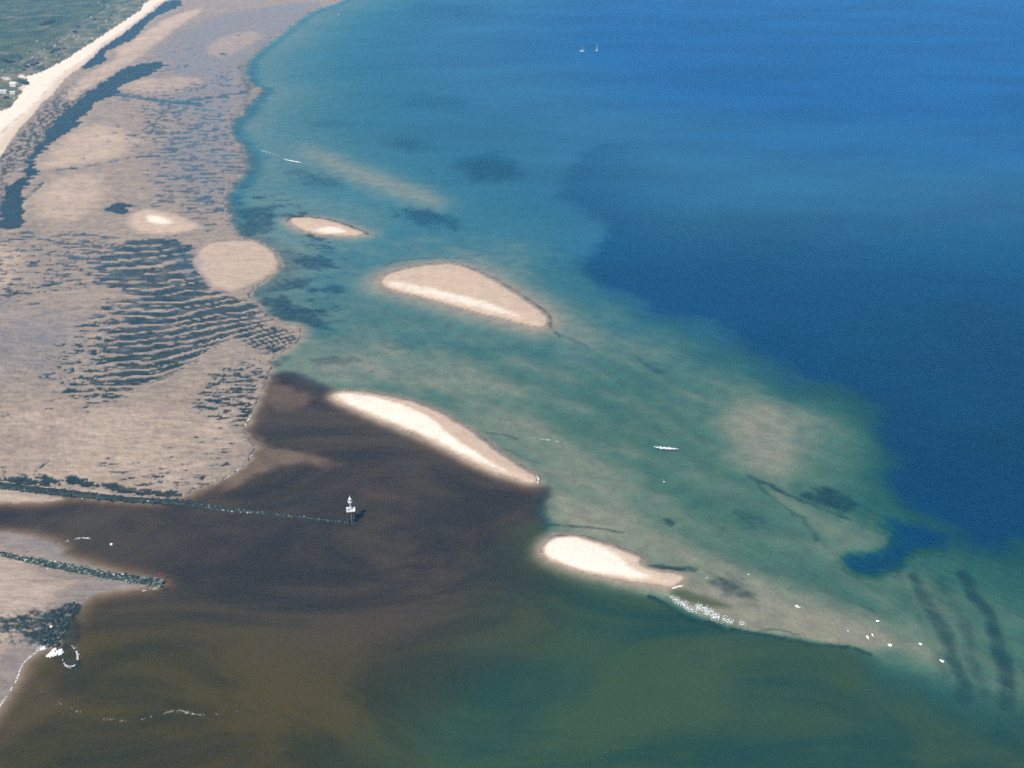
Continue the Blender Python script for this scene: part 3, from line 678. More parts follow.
def water_material():
    m, nt, o = new_mat('sea_water')
    b = NB(nt)
    pos = b.n('NewGeometry').outputs['Position']
    depth, siltA, softA, murkA = (b.attr(k) for k in ('depth', 'silt', 'plume', 'murk'))
    # slow swirls of the suspended matter
    mp = b.n('Mapping'); nt.links.new(pos, mp.inputs[0]); mp.inputs['Scale'].default_value = (0.5, 1.0, 1.0); mp.inputs['Rotation'].default_value = (0, 0, R(18))
    swn = b.n('TexNoise'); nt.links.new(mp.outputs[0], swn.inputs['Vector']); swn.inputs['Scale'].default_value = 0.016; swn.inputs['Detail'].default_value = 6.0; swn.inputs['Roughness'].default_value = 0.62; swn.inputs['Distortion'].default_value = 1.4
    sw = swn.outputs[0]
    # attenuation per metre (r, g, b)
    kc = b.mix(murkA, b.mix(siltA, b.mix(b.attr('marine_haze'), C(0.56, 0.265, 0.335), C(0.66, 0.26, 0.165)), C(1.25, 1.45, 1.7)), C(0.95, 0.66, 0.72))
    kc = b.mix(b.math('MULTIPLY', siltA, softA), kc, C(1.25, 1.45, 1.7))
    ex = b.vmath('MULTIPLY', kc, b.n('CombineXYZ').outputs[0])
    dv = ex.node.inputs[1].links[0].from_node
    for i in range(3): nt.links.new(b.math('MULTIPLY', depth, -1.0), dv.inputs[i])
    sep = b.n('SeparateXYZ'); nt.links.new(ex, sep.inputs[0])
    cmb = b.n('CombineXYZ')
    for i in range(3): nt.links.new(b.math('POWER', 2.718281828, sep.outputs[i]), cmb.inputs[i])
    T = cmb.outputs[0]
    mar_haze = b.attr('marine_haze')
    clear_c = b.mix(mar_haze, C(0.008, 0.060, 0.070), C(0.019, 0.132, 0.300))  # seaward end has far haze and sky blue put into the body colour
    clear_c = b.mix(b.ramp(depth, 6.0, 13.0), clear_c, C(0.004, 0.090, 0.285))  # offshore blue with grazing sky reflection painted in
    clear_c = b.mix(b.attr('deepbed'), clear_c, b.mix(mar_haze, C(0.0004, 0.034, 0.104), C(0.0006, 0.060, 0.180)))  # far deep water bluer too, haze put into its colour
    clear_c = b.vmath('SCALE', clear_c, b.ramp(b.noise(mp.outputs[0], 0.010, 4, 0.6), 0.3, 0.7, 0.88, 1.14))
    silt_c = b.mix(b.ramp(sw, 0.38, 0.62), C(0.030, 0.027, 0.020), C(0.066, 0.051, 0.029))
    silt_c = b.mix(b.attr('olive'), silt_c, b.mix(b.ramp(sw, 0.38, 0.62), C(0.030, 0.032, 0.010), C(0.074, 0.056, 0.011)))
    murk_c = b.mix(b.ramp(sw, 0.38, 0.62), C(0.011, 0.052, 0.038), C(0.036, 0.076, 0.030))
    murk_c = b.mix(softA, murk_c, C(0.040, 0.050, 0.016))
    body = b.mix(murkA, b.mix(siltA, clear_c, silt_c), murk_c)
    body = b.mix(b.math('MULTIPLY', siltA, softA), body, silt_c)
    inv = b.vmath('SUBTRACT', (1, 1, 1), T)
    dcol = b.vmath('MULTIPLY', inv, body)
    tr = b.n('BsdfTransparent'); nt.links.new(T, tr.inputs[0])
    df = b.n('BsdfDiffuse'); nt.links.new(dcol, df.inputs[0])
    ad = b.n('AddShader'); nt.links.new(tr.outputs[0], ad.inputs[0]); nt.links.new(df.outputs[0], ad.inputs[1])
    gl = b.n('BsdfGlossy'); gl.inputs['Roughness'].default_value = 0.3
    bp = b.n('Bump'); bp.inputs['Strength'].default_value = 0.8; bp.inputs['Distance'].default_value = 0.5
    w1 = b.noise(pos, 0.55, 4, 0.6); w2 = b.noise(pos, 0.10, 3, 0.5)
    nt.links.new(b.math('ADD', w1, b.math('MULTIPLY', w2, 2.0)), bp.inputs['Height'])
    nt.links.new(bp.outputs[0], gl.inputs['Normal'])
    fr_ = b.n('Fresnel'); fr_.inputs['IOR'].default_value = 1.33
    nt.links.new(bp.outputs[0], fr_.inputs['Normal'])
    mx = b.n('MixShader'); nt.links.new(b.math('MINIMUM', b.math('MULTIPLY', fr_.outputs[0], 0.35), 0.06), mx.inputs[0]); nt.links.new(ad.outputs[0], mx.inputs[1]); nt.links.new(gl.outputs[0], mx.inputs[2])
    nt.links.new(mx.outputs[0], o.inputs[0])
    return m

def plain(name, c1, c2, scale=1.0, rough=0.8, bump=0.2, lo=0.35, hi=0.65, spec=0.3, metallic=0.0):
    m, nt, o = new_mat(name)
    b = NB(nt)
    tc = b.n('TexCoord').outputs['Object']
    pos = b.n('NewGeometry').outputs['Position']
    p = b.n('BsdfPrincipled')
    nz = b.noise(pos, scale, 4, 0.65)
    nt.links.new(b.mix(b.ramp(nz, lo, hi), C(*c1), C(*c2)), p.inputs['Base Color'])
    p.inputs['Roughness'].default_value = rough
    p.inputs['Specular IOR Level'].default_value = spec
    p.inputs['Metallic'].default_value = metallic
    if bump:
        bp = b.n('Bump'); bp.inputs['Strength'].default_value = bump; bp.inputs['Distance'].default_value = 0.05
        nt.links.new(b.noise(pos, scale * 3, 3, 0.6), bp.inputs['Height']); nt.links.new(bp.outputs[0], p.inputs['Normal'])
    nt.links.new(p.outputs[0], o.inputs[0])
    return m

M_ground = ground_material()
M_water = water_material()
M_foam = plain('sea_foam', (0.74, 0.77, 0.78), (0.86, 0.87, 0.87), 1.2, 0.7, 0.4)
M_rock = plain('jetty_rock', (0.050, 0.075, 0.060), (0.26, 0.29, 0.25), 0.8, 0.8, 0.5, 0.36, 0.68)
M_rockpale = plain('pale_rock', (0.30, 0.32, 0.29), (0.50, 0.50, 0.46), 0.8, 0.8, 0.5)
M_rockdark = plain('weedy_rock', (0.010, 0.022, 0.020), (0.040, 0.062, 0.052), 0.7, 0.75, 0.5)
M_white = plain('white_paint', (0.74, 0.74, 0.73), (0.82, 0.82, 0.80), 0.9, 0.5, 0.05)
M_grey = plain('weathered_paint', (0.46, 0.47, 0.47), (0.60, 0.60, 0.59), 0.9, 0.55, 0.1)
M_pile = plain('weedy_pile', (0.035, 0.032, 0.030), (0.085, 0.070, 0.060), 0.8, 0.8, 0.3)
M_steel = plain('galvanised_steel', (0.30, 0.31, 0.32), (0.40, 0.41, 0.42), 1.5, 0.45, 0.05, metallic=0.5)
M_glass = plain('lantern_glass', (0.10, 0.14, 0.15), (0.16, 0.20, 0.21), 1.5, 0.1, 0.0, spec=0.6)
M_red = plain('red_paint', (0.42, 0.035, 0.030), (0.52, 0.06, 0.05), 1.0, 0.5, 0.05)
M_yellow = plain('pale_yellow_paint', (0.78, 0.62, 0.30), (0.82, 0.70, 0.42), 1.0, 0.5, 0.05)
M_sail = plain('sail_cloth', (0.78, 0.78, 0.76), (0.84, 0.84, 0.82), 0.5, 0.7, 0.05)
M_dark = plain('dark_trim', (0.03, 0.03, 0.035), (0.05, 0.05, 0.055), 1.0, 0.5, 0.0)
M_wallw = plain('white_render', (0.66, 0.64, 0.60), (0.76, 0.74, 0.70), 0.4, 0.8, 0.1)
M_roofw = plain('pale_roof', (0.62, 0.60, 0.58), (0.74, 0.72, 0.70), 0.4, 0.7, 0.1)
M_leaf = plain('shrub_leaf', (0.022, 0.045, 0.018), (0.055, 0.085, 0.032), 0.6, 0.8, 0.0)
M_wood = plain('bark', (0.06, 0.045, 0.035), (0.10, 0.08, 0.06), 1.0, 0.9, 0.2)

COL = scene.collection
def tag(o, label=None, cat=None, group=None, kind=None):
    if label: o['label'] = label
    if cat: o['category'] = cat
    if group: o['group'] = group
    if kind: o['kind'] = kind
    return o

# ------------------------------------------------------------------ terrain split into its zones, water sheet
idx = np.arange(NR * NC).reshape(NR, NC)
quads = np.stack([idx[:-1, :-1], idx[:-1, 1:], idx[1:, 1:], idx[1:, :-1]], axis=-1).reshape(-1, 4)
BED_FLOOR = np.maximum(h, -9.0)
XYZ = np.stack([X, Y, BED_FLOOR], axis=1)
def vz(a): return a[quads].mean(axis=1)

def sheet(name, sel, zs, mat, attrs, smooth=True):
    q = quads[sel]
    used = np.unique(q)
    remap = np.full(NR * NC, -1, dtype=np.int64); remap[used] = np.arange(len(used))
    q = remap[q]
    me = bpy.data.meshes.new(name)
    me.vertices.add(len(used)); me.loops.add(q.size); me.polygons.add(len(q))
    co = np.stack([X[used], Y[used], zs[used]], axis=1).astype(np.float32)
    me.vertices.foreach_set('co', co.ravel())
    me.loops.foreach_set('vertex_index', q.ravel().astype(np.int32))
    me.polygons.foreach_set('loop_start', (np.arange(len(q)) * 4).astype(np.int32))
    me.polygons.foreach_set('use_smooth', np.ones(len(q), dtype=bool))
    me.update(calc_edges=True)
    for k, a in attrs.items():
        at_ = me.attributes.new(k, 'FLOAT', 'POINT')
        at_.data.foreach_set('value', a[used].astype(np.float32))
    me.materials.append(mat)
    o = bpy.data.objects.new(name, me); COL.objects.link(o)
    return o

cover = {'dry': np.clip(dry, 0, 1), 'wet': np.clip(wet, 0, 1), 'weed': np.clip(weed, 0, 1), 'grass': np.clip(grass, 0, 1), 'algae': np.clip(algae, 0, 1), 'scrub': np.clip(scrub, 0, 1)}
zone = np.zeros(len(quads), dtype=int)
zone[vz(sd_flat) < 1.5] = 1
zone[(vz(sd_sb) < 1.5)] = 4
zone[(vz(sd_ns) < 0.5) & (zone == 0)] = 5
zone[vz(sd_beach) < 0] = 2
zone[(vz(ingrass.astype(float)) > 0.5)] = 3
zone[vz(sd_f1) < 0] = 10
zone[vz(sd_f2) < 0] = 11
for i, k in enumerate(('S1', 'S2', 'S3', 'S4')):
    zone[vz(zone_bar[k].astype(float)) > 0.5] = 12 + i
NAMES = {0: ('seabed', None), 1: ('tidal_flat', 'broad rippled sand flat with runnels below the beach'), 2: ('beach', 'white dry sand strip along the edge of the grassland'),
         3: ('grassland', 'green dune grassland inland of the white beach'), 4: ('south_beach', 'sand beach with dark weedy rocks below the rubble jetty'),
         5: ('river_strand', 'narrow sand strand between the dark jetty and the river'),
         10: ('sandbank', 'pale sand mound with a bright crest on the rippled flat'), 11: ('sandbank', 'round tan sand mound at the edge of the rippled flat'),
         12: ('sandbank', 'smallest bare sandbank standing in the water with a dark rim'), 13: ('sandbank', 'crescent sandbank with a white streak along its near side'),
         14: ('sandbank', 'long bright tapering sandbank on the edge of the brown river water'), 15: ('sandbank', 'bright sandbank with a narrow tail, nearest the breaking foam')}
for zid, (nm, lab) in NAMES.items():
    sel = zone == zid
    if sel.any():
        tag(sheet(nm, sel, BED_FLOOR, M_ground, cover), lab, None, None, 'structure')

hq = h[quads]
wsel = (hq.min(axis=1) < 0.06)
wd_ = np.maximum(-h, 0.0)
tag(sheet('sea', wsel, np.zeros_like(h), M_water, {'depth': wd_, 'silt': silt, 'plume': silt_soft, 'murk': murk, 'olive': olive, 'marine_haze': marine_haze, 'deepbed': deepbed}), 'blue and brown tidal water around the sandbanks', None, None, 'structure')

# ------------------------------------------------------------------ mesh helpers
def mesh_obj(name, bm, mat, parent=None, smooth=False):
    me = bpy.data.meshes.new(name)
    bm.to_mesh(me); bm.free()
    me.materials.append(mat)
    if smooth:
        for p in me.polygons: p.use_smooth = True
    o = bpy.data.objects.new(name, me); COL.objects.link(o)
    if parent: o.parent = parent
    return o
def empty(name, loc, rz=0.0):
    o = bpy.data.objects.new(name, None); COL.objects.link(o)
    o.location = loc; o.rotation_euler = (0, 0, rz); o.empty_display_size = 0.5
    return o
def box(bm, cx, cy, cz, sx_, sy_, sz_, rz=0.0, bevel=0.0):
    r = bmesh.ops.create_cube(bm, size=1.0)
    vs = r['verts']
    M = Matrix.Translation((cx, cy, cz)) @ Matrix.Rotation(rz, 4, 'Z') @ Matrix.Diagonal((sx_, sy_, sz_, 1))
    bmesh.ops.transform(bm, matrix=M, verts=vs)
    if bevel:
        es = list({e for v in vs for e in v.link_edges})
        bmesh.ops.bevel(bm, geom=es, offset=bevel, segments=1, affect='EDGES')
def tube(bm, a, b_, r1, r2=None, seg=10):
    a = Vector(a); b_ = Vector(b_); r2 = r1 if r2 is None else r2
    d_ = b_ - a
    res = bmesh.ops.create_cone(bm, cap_ends=True, segments=seg, radius1=r1, radius2=max(r2, 1e-4), depth=d_.length)
    M = Matrix.Translation((a + b_) / 2) @ d_.to_track_quat('Z', 'Y').to_matrix().to_4x4()
    bmesh.ops.transform(bm, matrix=M, verts=res['verts'])
def lathe(bm, prof, seg=16, c=(0, 0)):
    rings = []
    for r, z in prof:
        rings.append([bm.verts.new((c[0] + r * math.cos(2 * math.pi * i / seg), c[1] + r * math.sin(2 * math.pi * i / seg), z)) for i in range(seg)])
    for a, b_ in zip(rings[:-1], rings[1:]):
        for i in range(seg):
            bm.faces.new((a[i], a[(i + 1) % seg], b_[(i + 1) % seg], b_[i]))
    bm.faces.new(rings[0][::-1]); bm.faces.new(rings[-1])

_ico = bmesh.new(); bmesh.ops.create_icosphere(_ico, subdivisions=1, radius=1.0)
ICO_V = np.array([v.co[:] for v in _ico.verts]); ICO_F = np.array([[v.index for v in f.verts] for f in _ico.faces]); _ico.free()
_ico = bmesh.new(); bmesh.ops.create_icosphere(_ico, subdivisions=2, radius=1.0)
ICO2_V = np.array([v.co[:] for v in _ico.verts]); ICO2_F = np.array([[v.index for v in f.verts] for f in _ico.faces]); _ico.free()

def blob_field(name, items, mat, rs, parent=None, rough=0.25, flat=False, basis=None):
    """items: (x, y, z, sx, sy, sz) -> one mesh of irregular lumps"""
    BV, BF = basis or (ICO_V, ICO_F)
    vs = []; fs = []
    for n_, (x_, y_, z_, a_, b2, c_) in enumerate(items):
        th = rs.uniform(0, 6.283)
        v = BV * (1 + rough * rs.uniform(-1, 1, (len(BV), 1)))
        v = v * np.array([a_, b2, c_])
        c, s = math.cos(th) if not flat else 1.0, math.sin(th) if not flat else 0.0
        v = np.stack([v[:, 0] * c - v[:, 1] * s + x_, v[:, 0] * s + v[:, 1] * c + y_, v[:, 2] + z_], 1)
        vs.append(v); fs.append(BF + n_ * len(BV))
    vs = np.vstack(vs); fs = np.vstack(fs)
    me = bpy.data.meshes.new(name)
    me.from_pydata(vs.tolist(), [], fs.tolist()); me.update()
    me.materials.append(mat)
    o = bpy.data.objects.new(name, me); COL.objects.link(o)
    if parent: o.parent = parent
    return o

def along(P, step, rs):
    """points along a polyline in metres, with the unit tangent and the fraction"""
    L = np.r_[0, np.cumsum(np.hypot(*np.diff(P, axis=0).T))]
    s = np.arange(0, L[-1], step)
    x_ = np.interp(s, L, P[:, 0]); y_ = np.interp(s, L, P[:, 1])
    tx = np.gradient(x_); ty = np.gradient(y_); l_ = np.hypot(tx, ty) + 1e-9
    return x_, y_, tx / l_, ty / l_, s / L[-1]

# ------------------------------------------------------------------ rubble jetties
def jetty(name, line, widths, heights, label, mats, density, size, seed, crest_pale=0.1):
    P = chaikin(W(line), 2, False)
    rs = np.random.RandomState(seed)
    c0 = P[0]
    root = empty(name, (0, 0, 0))
    tag(root, label, 'jetty')
    x_, y_, tx, ty, f_ = along(P, 2.0, rs)
    wv = np.interp(f_, np.linspace(0, 1, len(widths)), widths); hv = np.interp(f_, np.linspace(0, 1, len(heights)), heights)
    bm = bmesh.new(); rings = []
    for i in range(len(x_)):
        ring = []
        for k, (o_, z_) in enumerate(((-1.0, -0.8), (-0.42, 0.72), (-0.12, 0.9), (0.14, 0.88), (0.45, 0.70), (1.0, -0.8))):
            j = rs.uniform(-0.12, 0.12)
            zz = z_ * hv[i] if z_ > 0 else z_
            ring.append(bm.verts.new((x_[i] - ty[i] * (o_ + j) * wv[i], y_[i] + tx[i] * (o_ + j) * wv[i], zz + rs.uniform(-0.1, 0.1))))
        rings.append(ring)
    for a, b_ in zip(rings[:-1], rings[1:]):
        for k in range(5): bm.faces.new((a[k], a[k + 1], b_[k + 1], b_[k]))
    mesh_obj('rubble_core', bm, mats[1], root)
    dark, pale = [], []
    for i in range(len(x_)):
        for _ in range(max(1, int(density * wv[i] * 2))):
            o_ = rs.uniform(-1, 1); s_ = size * rs.uniform(0.55, 1.35)
            z_ = hv[i] * max(0.0, (1 - abs(o_)) ** 0.55) * 0.9 - 0.05
            t_ = rs.uniform(-1, 1)
            it = (x_[i] - ty[i] * o_ * wv[i] + tx[i] * t_, y_[i] + tx[i] * o_ * wv[i] + ty[i] * t_, z_, s_, s_ * rs.uniform(0.6, 1), s_ * rs.uniform(0.5, 0.8))
            (pale if rs.rand() < crest_pale else dark).append(it)
    tag(blob_field('armour_rock', dark, mats[0], rs, root, 0.3), 'tightly packed boulders', None, None, 'stuff')
    if pale:
        tag(blob_field('washed_rock', pale, M_rockpale, rs, root, 0.3), 'pale wave-washed boulders', None, None, 'stuff')
    return root
jetty('rubble_jetty', [(-160, 471), (-80, 477), (0, 485.5), (47, 490.5), (75, 493.5), (120, 498.5), (190, 503), (205, 506)], [4.2, 4.0, 3.4, 3.0, 2.2], [1.1, 1.1, 0.9, 0.7, 0.45],
      'dark weed-covered rubble jetty along the north bank of the river', (M_rockdark, M_rockdark), 0.9, 0.55, 11, 0.02)
jetty('rubble_groyne', [(200, 505.5), (224, 509.5), (277, 514.5), (316, 519), (345, 522)], [1.5, 1.0, 0.8, 0.7], [0.5, 0.4, 0.3, 0.2],
      'low line of half-drowned stones running out to the white beacon', (M_rock, M_rockdark), 1.1, 0.42, 12, 0.16)
jetty('stone_jetty', [(-160, 527), (-80, 540), (0, 555.5), (34, 562.5), (73, 570), (117, 577.5), (150, 582), (163, 584)], [2.6, 2.6, 2.6, 2.6, 2.7], [1.5, 1.5, 1.4, 1.4, 1.2],
      'grey-green boulder jetty with a rounded end beside the south beach', (M_rock, M_rockdark), 1.25, 0.62, 13, 0.08)

# ------------------------------------------------------------------ foam
def foam_line(name, label, line, width, size, density, seed, gaps=0.0, taper=True, closed=False, stretch=1.6):
    P = chaikin(W(line), 2, False)
    rs = np.random.RandomState(seed)
    x_, y_, tx, ty, f_ = along(P, 0.25, rs)
    items = []
    gn = pn(x_ / 3.0, y_ / 3.0, seed)
    for i in range(len(x_)):
        if gn[i] < gaps: continue
        e = min(1.0, 4 * f_[i], 4 * (1 - f_[i])) if taper else 1.0
        k = rs.poisson(density * 3.5 * (0.3 + e))
        for _ in range(k):
            o_ = rs.normal(0, 0.5) * width * (0.3 + 0.7 * e)
            s_ = size * 0.5 * rs.uniform(0.4, 1.3) * (0.5 + 0.5 * e)
            items.append((x_[i] - ty[i] * o_, y_[i] + tx[i] * o_, 0.05, s_ * stretch, s_, 0.05 + 0.08 * rs.rand()))
    o = blob_field(name, items, M_foam, rs, None, 0.45)
    return tag(o, label, None, None, 'stuff')
foam_line('surf_foam', 'white surf line along the sand below the weedy rocks', [(47, 648), (40, 649), (34, 654), (25, 660.5), (20, 670), (16, 681), (9, 693), (0, 706), (-20, 732)], 0.45, 0.22, 0.7, 21, -0.35, False)
foam_line('surf_foam', 'thin white curl of foam ringing a dark pool off the rocks', [(68, 644.5), (72, 646), (76, 650), (78, 655), (77.5, 661), (74, 666), (69, 667.5), (64, 664.5), (62.5, 659)], 0.40, 0.22, 0.9, 22, -0.25, True)
def foam_patch(name, label, pts, n, size, seed, drift=(1, 0)):
    P = chaikin(W(pts), 1)
    rs = np.random.RandomState(seed)
    lo, hi = P.min(0), P.max(0)
    q = rs.uniform(lo, hi, (n * 6, 2))
    d_, ins = seg_dist(P, q[:, 0], q[:, 1], True)
    q = q[ins][:n]
    items = [(a, b_, 0.05, size * rs.uniform(0.4, 1.3) * 1.5, size * rs.uniform(0.4, 1.0), 0.10 + 0.12 * rs.rand()) for a, b_ in q]
    o = blob_field(name, items, M_foam, rs, None, 0.45)
    return tag(o, label, None, None, 'stuff')
foam_patch('surf_foam', 'solid white burst of foam at the tip of the dark rocks', [(46, 656), (50, 653), (53, 650), (55, 647), (57.5, 651), (59, 650), (62, 648.5), (63, 652), (61, 655), (55, 656), (50, 657.5)], 170, 0.30, 23)
foam_patch('surf_foam', 'small white foam where the surf line meets the rocks', [(35, 652), (38, 646), (42, 644), (46, 648), (44, 650), (40, 650)], 45, 0.25, 24)
foam_line('breaking_foam', 'white breakers rolling over the spit below the bright sandbank tail', [(667, 594), (674, 598), (684, 605), (692, 611), (700, 614)], 1.6, 0.24, 1.3, 31, -0.35)
foam_line('breaking_foam', 'white breakers rolling over the spit below the bright sandbank tail', [(684, 600), (692, 605), (702, 607.5), (708, 612), (716, 617), (726, 620), (750, 625)], 2.2, 0.26, 1.6, 32, -0.35)
foam_line('breaking_foam', 'foam specks at the tip of the bright sandbank tail', [(671, 589), (677, 587), (683, 585.5)], 0.4, 0.28, 1.0, 33, -0.6)
foam_line('breaking_foam', 'short white breaker alone in the green shallows', [(653, 446.5), (658, 447.5), (664, 448), (671, 448.5), (679, 449)], 0.9, 0.34, 1.3, 34, -0.7)
foam_line('breaking_foam', 'faint white streak on the water right of the long sandbank', [(530, 438), (545, 439.5), (556, 441), (566, 444)], 0.5, 0.22, 0.35, 35, -0.1)
foam_line('breaking_foam', 'white wave crest beside the far rippled flat', [(258, 149.5), (265, 151.5), (273, 154), (280, 156.5)], 0.6, 0.42, 0.35, 36, -0.1)
foam_line('breaking_foam', 'brighter white wave crest seaward of the far rippled flat', [(284, 159), (289, 160.5), (296, 161.6), (302, 163)], 1.1, 0.55, 0.8, 37, -0.6)
foam_line('river_foam', 'thin white foam line curving through the river water inside the jetties', [(58, 545), (63, 542), (70, 540.5), (78, 538.5), (84, 537.5), (94, 540)], 0.5, 0.22, 0.5, 38, -0.3)
foam_line('river_foam', 'faint foam thread drifting on the brown water at the bottom', [(40, 690), (62, 705), (95, 718), (128, 722), (150, 718), (165, 713), (180, 710), (190, 714), (210, 715), (250, 710)], 0.6, 0.11, 0.22, 39, 0.0)
foam_line('river_foam', 'white curved crest on the brown water at the bottom', [(165, 713), (172, 710.5), (181, 710), (187, 713.5), (205, 715.5)], 0.3, 0.13, 0.7, 40, -0.2)
foam_line('shore_foam', 'white specks of foam along the flat edge by the brown water', [(257, 450), (252, 455), (244, 463), (236, 472), (224, 480), (213, 485)], 0.3, 0.22, 0.5, 41, 0.05)
foam_line('shore_foam', 'white specks of foam below the fine ripples of the flat', [(252, 412), (249, 419), (245, 426), (243, 430)], 0.4, 0.25, 0.6, 42, -0.1)
foam_line('shore_foam', 'white specks at the tip of the long bright sandbank', [(535, 475.5), (538.5, 477.5), (538.5, 481), (537, 484.5)], 0.25, 0.24, 1.2, 43, -0.4)
foam_line('shore_foam', 'white specks at the tip of the stone jetty', [(134, 590.5), (142, 591), (148, 590), (156, 588.5), (161, 587)], 0.4, 0.25, 0.5, 44, 0.0)

# single whitecaps scattered over the end of the spit
CAPS = [(889, 645, 1.15, 'largest round whitecap near the end of the tan spit'), (867.5, 637.5, 0.8, 'round whitecap just left of a narrow one on the tan spit'),
        (872.5, 635, 0.55, 'narrow upright whitecap beside a round one on the tan spit'), (877.5, 621, 0.75, 'lone whitecap upslope of the others on the tan spit'),
        (920.5, 644, 0.7, 'small whitecap between the largest one and the outermost one'), (942, 661.5, 0.85, 'outermost whitecap past the end of the tan spit'),
        (797, 606.5, 0.8, 'slanted whitecap between the dark weed and the breakers'), (707, 578, 0.45, 'tiny whitecap right of the bright sandbank tail'),
        (748.5, 574.5, 0.5, 'tiny whitecap over the dark weed beyond the sandbank tail'), (848, 631, 0.45, 'tiny whitecap in the middle of the tan spit'),
        (664, 482, 0.55, 'tiny double whitecap below the lone breaker'), (339, 15, 1.6, 'far white speck alone off the upper tidal flat')]
for px, py, r_, lab in CAPS:
    cx, cy = at(px, py)
    rs = np.random.RandomState(int(px * 7) % 9999)
    n_ = 9
    st = 2.2 if 'slanted' in lab else 1.0
    an = -0.9
    items = []
    for _ in range(n_):
        u_, v_ = rs.normal(0, 0.33, 2) * r_ * (1.0 if r_ > 0.6 else 0.7)
        u_ *= st
        if 'slanted' in lab: u_, v_ = u_ * math.cos(an) - v_ * math.sin(an), u_ * math.sin(an) + v_ * math.cos(an)
        if 'narrow' in lab: v_ *= 2.0; u_ *= 0.4
        items.append((u_, v_, 0.08, r_ * rs.uniform(0.28, 0.5), r_ * rs.uniform(0.28, 0.5), r_ * rs.uniform(0.2, 0.4)))
    o = blob_field('whitecap', items, M_foam, rs, None, 0.4)
    o.location = (cx, cy, 0)
    tag(o, lab, 'whitecap', 'whitecaps on the shallows')

# ------------------------------------------------------------------ beacon tower on piles
bx_, by_ = at(351.8, 521.0)
B = empty('beacon_tower', (bx_, by_, 0), R(8))
B.scale = (0.95, 0.95, 0.93)
tag(B, 'white beacon tower on dark piles standing in the river mouth', 'beacon')
for sx_ in (-1, 1):
    for sy_ in (-1, 1):
        bm = bmesh.new()
        tube(bm, (sx_ * 1.45, sy_ * 1.45, -3.0), (sx_ * 1.15, sy_ * 1.1, 5.6), 0.46, 0.40, 12)
        mesh_obj('pile', bm, M_pile, B)
for i, (a, b_) in enumerate((((-1.4, -1.4), (1.4, -1.4)), ((-1.4, 1.4), (1.4, 1.4)), ((-1.4, -1.4), (-1.4, 1.4)), ((1.4, -1.4), (1.4, 1.4)))):
    bm = bmesh.new(); tube(bm, (a[0] * .95, a[1] * .95, 2.6), (b_[0] * .95, b_[1] * .95, 2.6), 0.16); tube(bm, (a[0], a[1], 0.4), (b_[0] * 0.88, b_[1] * 0.88, 5.0), 0.12)
    mesh_obj('brace', bm, M_pile, B)
bm = bmesh.new(); box(bm, 0, 0, 6.08, 3.8, 2.9, 0.50, 0, 0.05); dk = mesh_obj('deck', bm, M_white, B)
for kx, ky, wx_, wy_ in ((0, -1.38, 3.8, 0.12), (0, 1.38, 3.8, 0.12), (-1.83, 0, 0.12, 2.6), (1.83, 0, 0.12, 2.6)):
    bm = bmesh.new(); box(bm, kx, ky, 6.47, wx_, wy_, 0.30, 0, 0.02); mesh_obj('kerb', bm, M_white, dk)
bm = bmesh.new(); box(bm, -1.45, -0.9, 7.1, 0.75, 0.9, 1.55, 0, 0.05)
hut = mesh_obj('equipment_locker', bm, M_white, B)
bm = bmesh.new(); box(bm, -1.45, -0.9, 7.93, 0.85, 1.0, 0.10, 0, 0.02); mesh_obj('roof', bm, M_white, hut)
bm = bmesh.new(); lathe(bm, [(0.60, 6.33), (0.52, 6.7), (0.42, 8.0), (0.38, 9.7), (0.46, 9.8)], 14); col_ = mesh_obj('column', bm, M_grey, B, True)
bm = bmesh.new(); box(bm, 0.1, -0.50, 7.2, 0.5, 0.14, 1.5, 0, 0.02); mesh_obj('door', bm, M_grey, col_)
bm = bmesh.new(); lathe(bm, [(0.50, 9.8), (0.98, 10.15), (1.02, 10.3), (1.02, 10.85), (0.94, 10.85), (0.94, 10.4), (0.6, 10.38)], 18); mesh_obj('gallery', bm, M_white, B)
bm = bmesh.new(); lathe(bm, [(0.55, 10.38), (0.58, 11.0), (0.58, 11.05)], 16); lan = mesh_obj('lantern', bm, M_white, B)
bm = bmesh.new(); lathe(bm, [(0.56, 11.05), (0.56, 11.7)], 16); mesh_obj('lantern_glass', bm, M_glass, lan)
bm = bmesh.new(); lathe(bm, [(0.78, 11.7), (0.72, 11.85), (0.45, 12.4), (0.18, 12.9), (0.10, 13.0)], 16); rf = mesh_obj('lantern_roof', bm, M_white, B, True)
bm = bmesh.new(); tube(bm, (0, 0, 12.9), (0, 0, 14.0), 0.09, 0.04, 8); mesh_obj('finial', bm, M_white, rf)
bm = bmesh.new()
tube(bm, (-0.22, -1.75, 0.0), (-0.22, -2.12, 6.0), 0.05, None, 6); tube(bm, (0.22, -1.75, 0.0), (0.22, -2.12, 6.0), 0.05, None, 6)
for k in range(14):
    z_ = 0.4 + k * 0.4; y_ = -1.75 - 0.37 * z_ / 6
    tube(bm, (-0.22, y_, z_), (0.22, y_, z_), 0.03, None, 5)
mesh_obj('ladder', bm, M_steel, B)
# stones round the foot of the beacon
rs = np.random.RandomState(5)
items = []
for _ in range(60):
    a = rs.uniform(0, 6.28); r_ = rs.uniform(0.2, 3.2)
    items.append((bx_ + r_ * math.cos(a), by_ + r_ * math.sin(a), rs.uniform(-0.35, 0.1), rs.uniform(.3, .6), rs.uniform(.3, .6), rs.uniform(.25, .4)))
tag(blob_field('foot_stones', items, M_rockdark, rs, None, 0.3), 'dark drowned stones round the foot of the beacon', None, None, 'stuff')

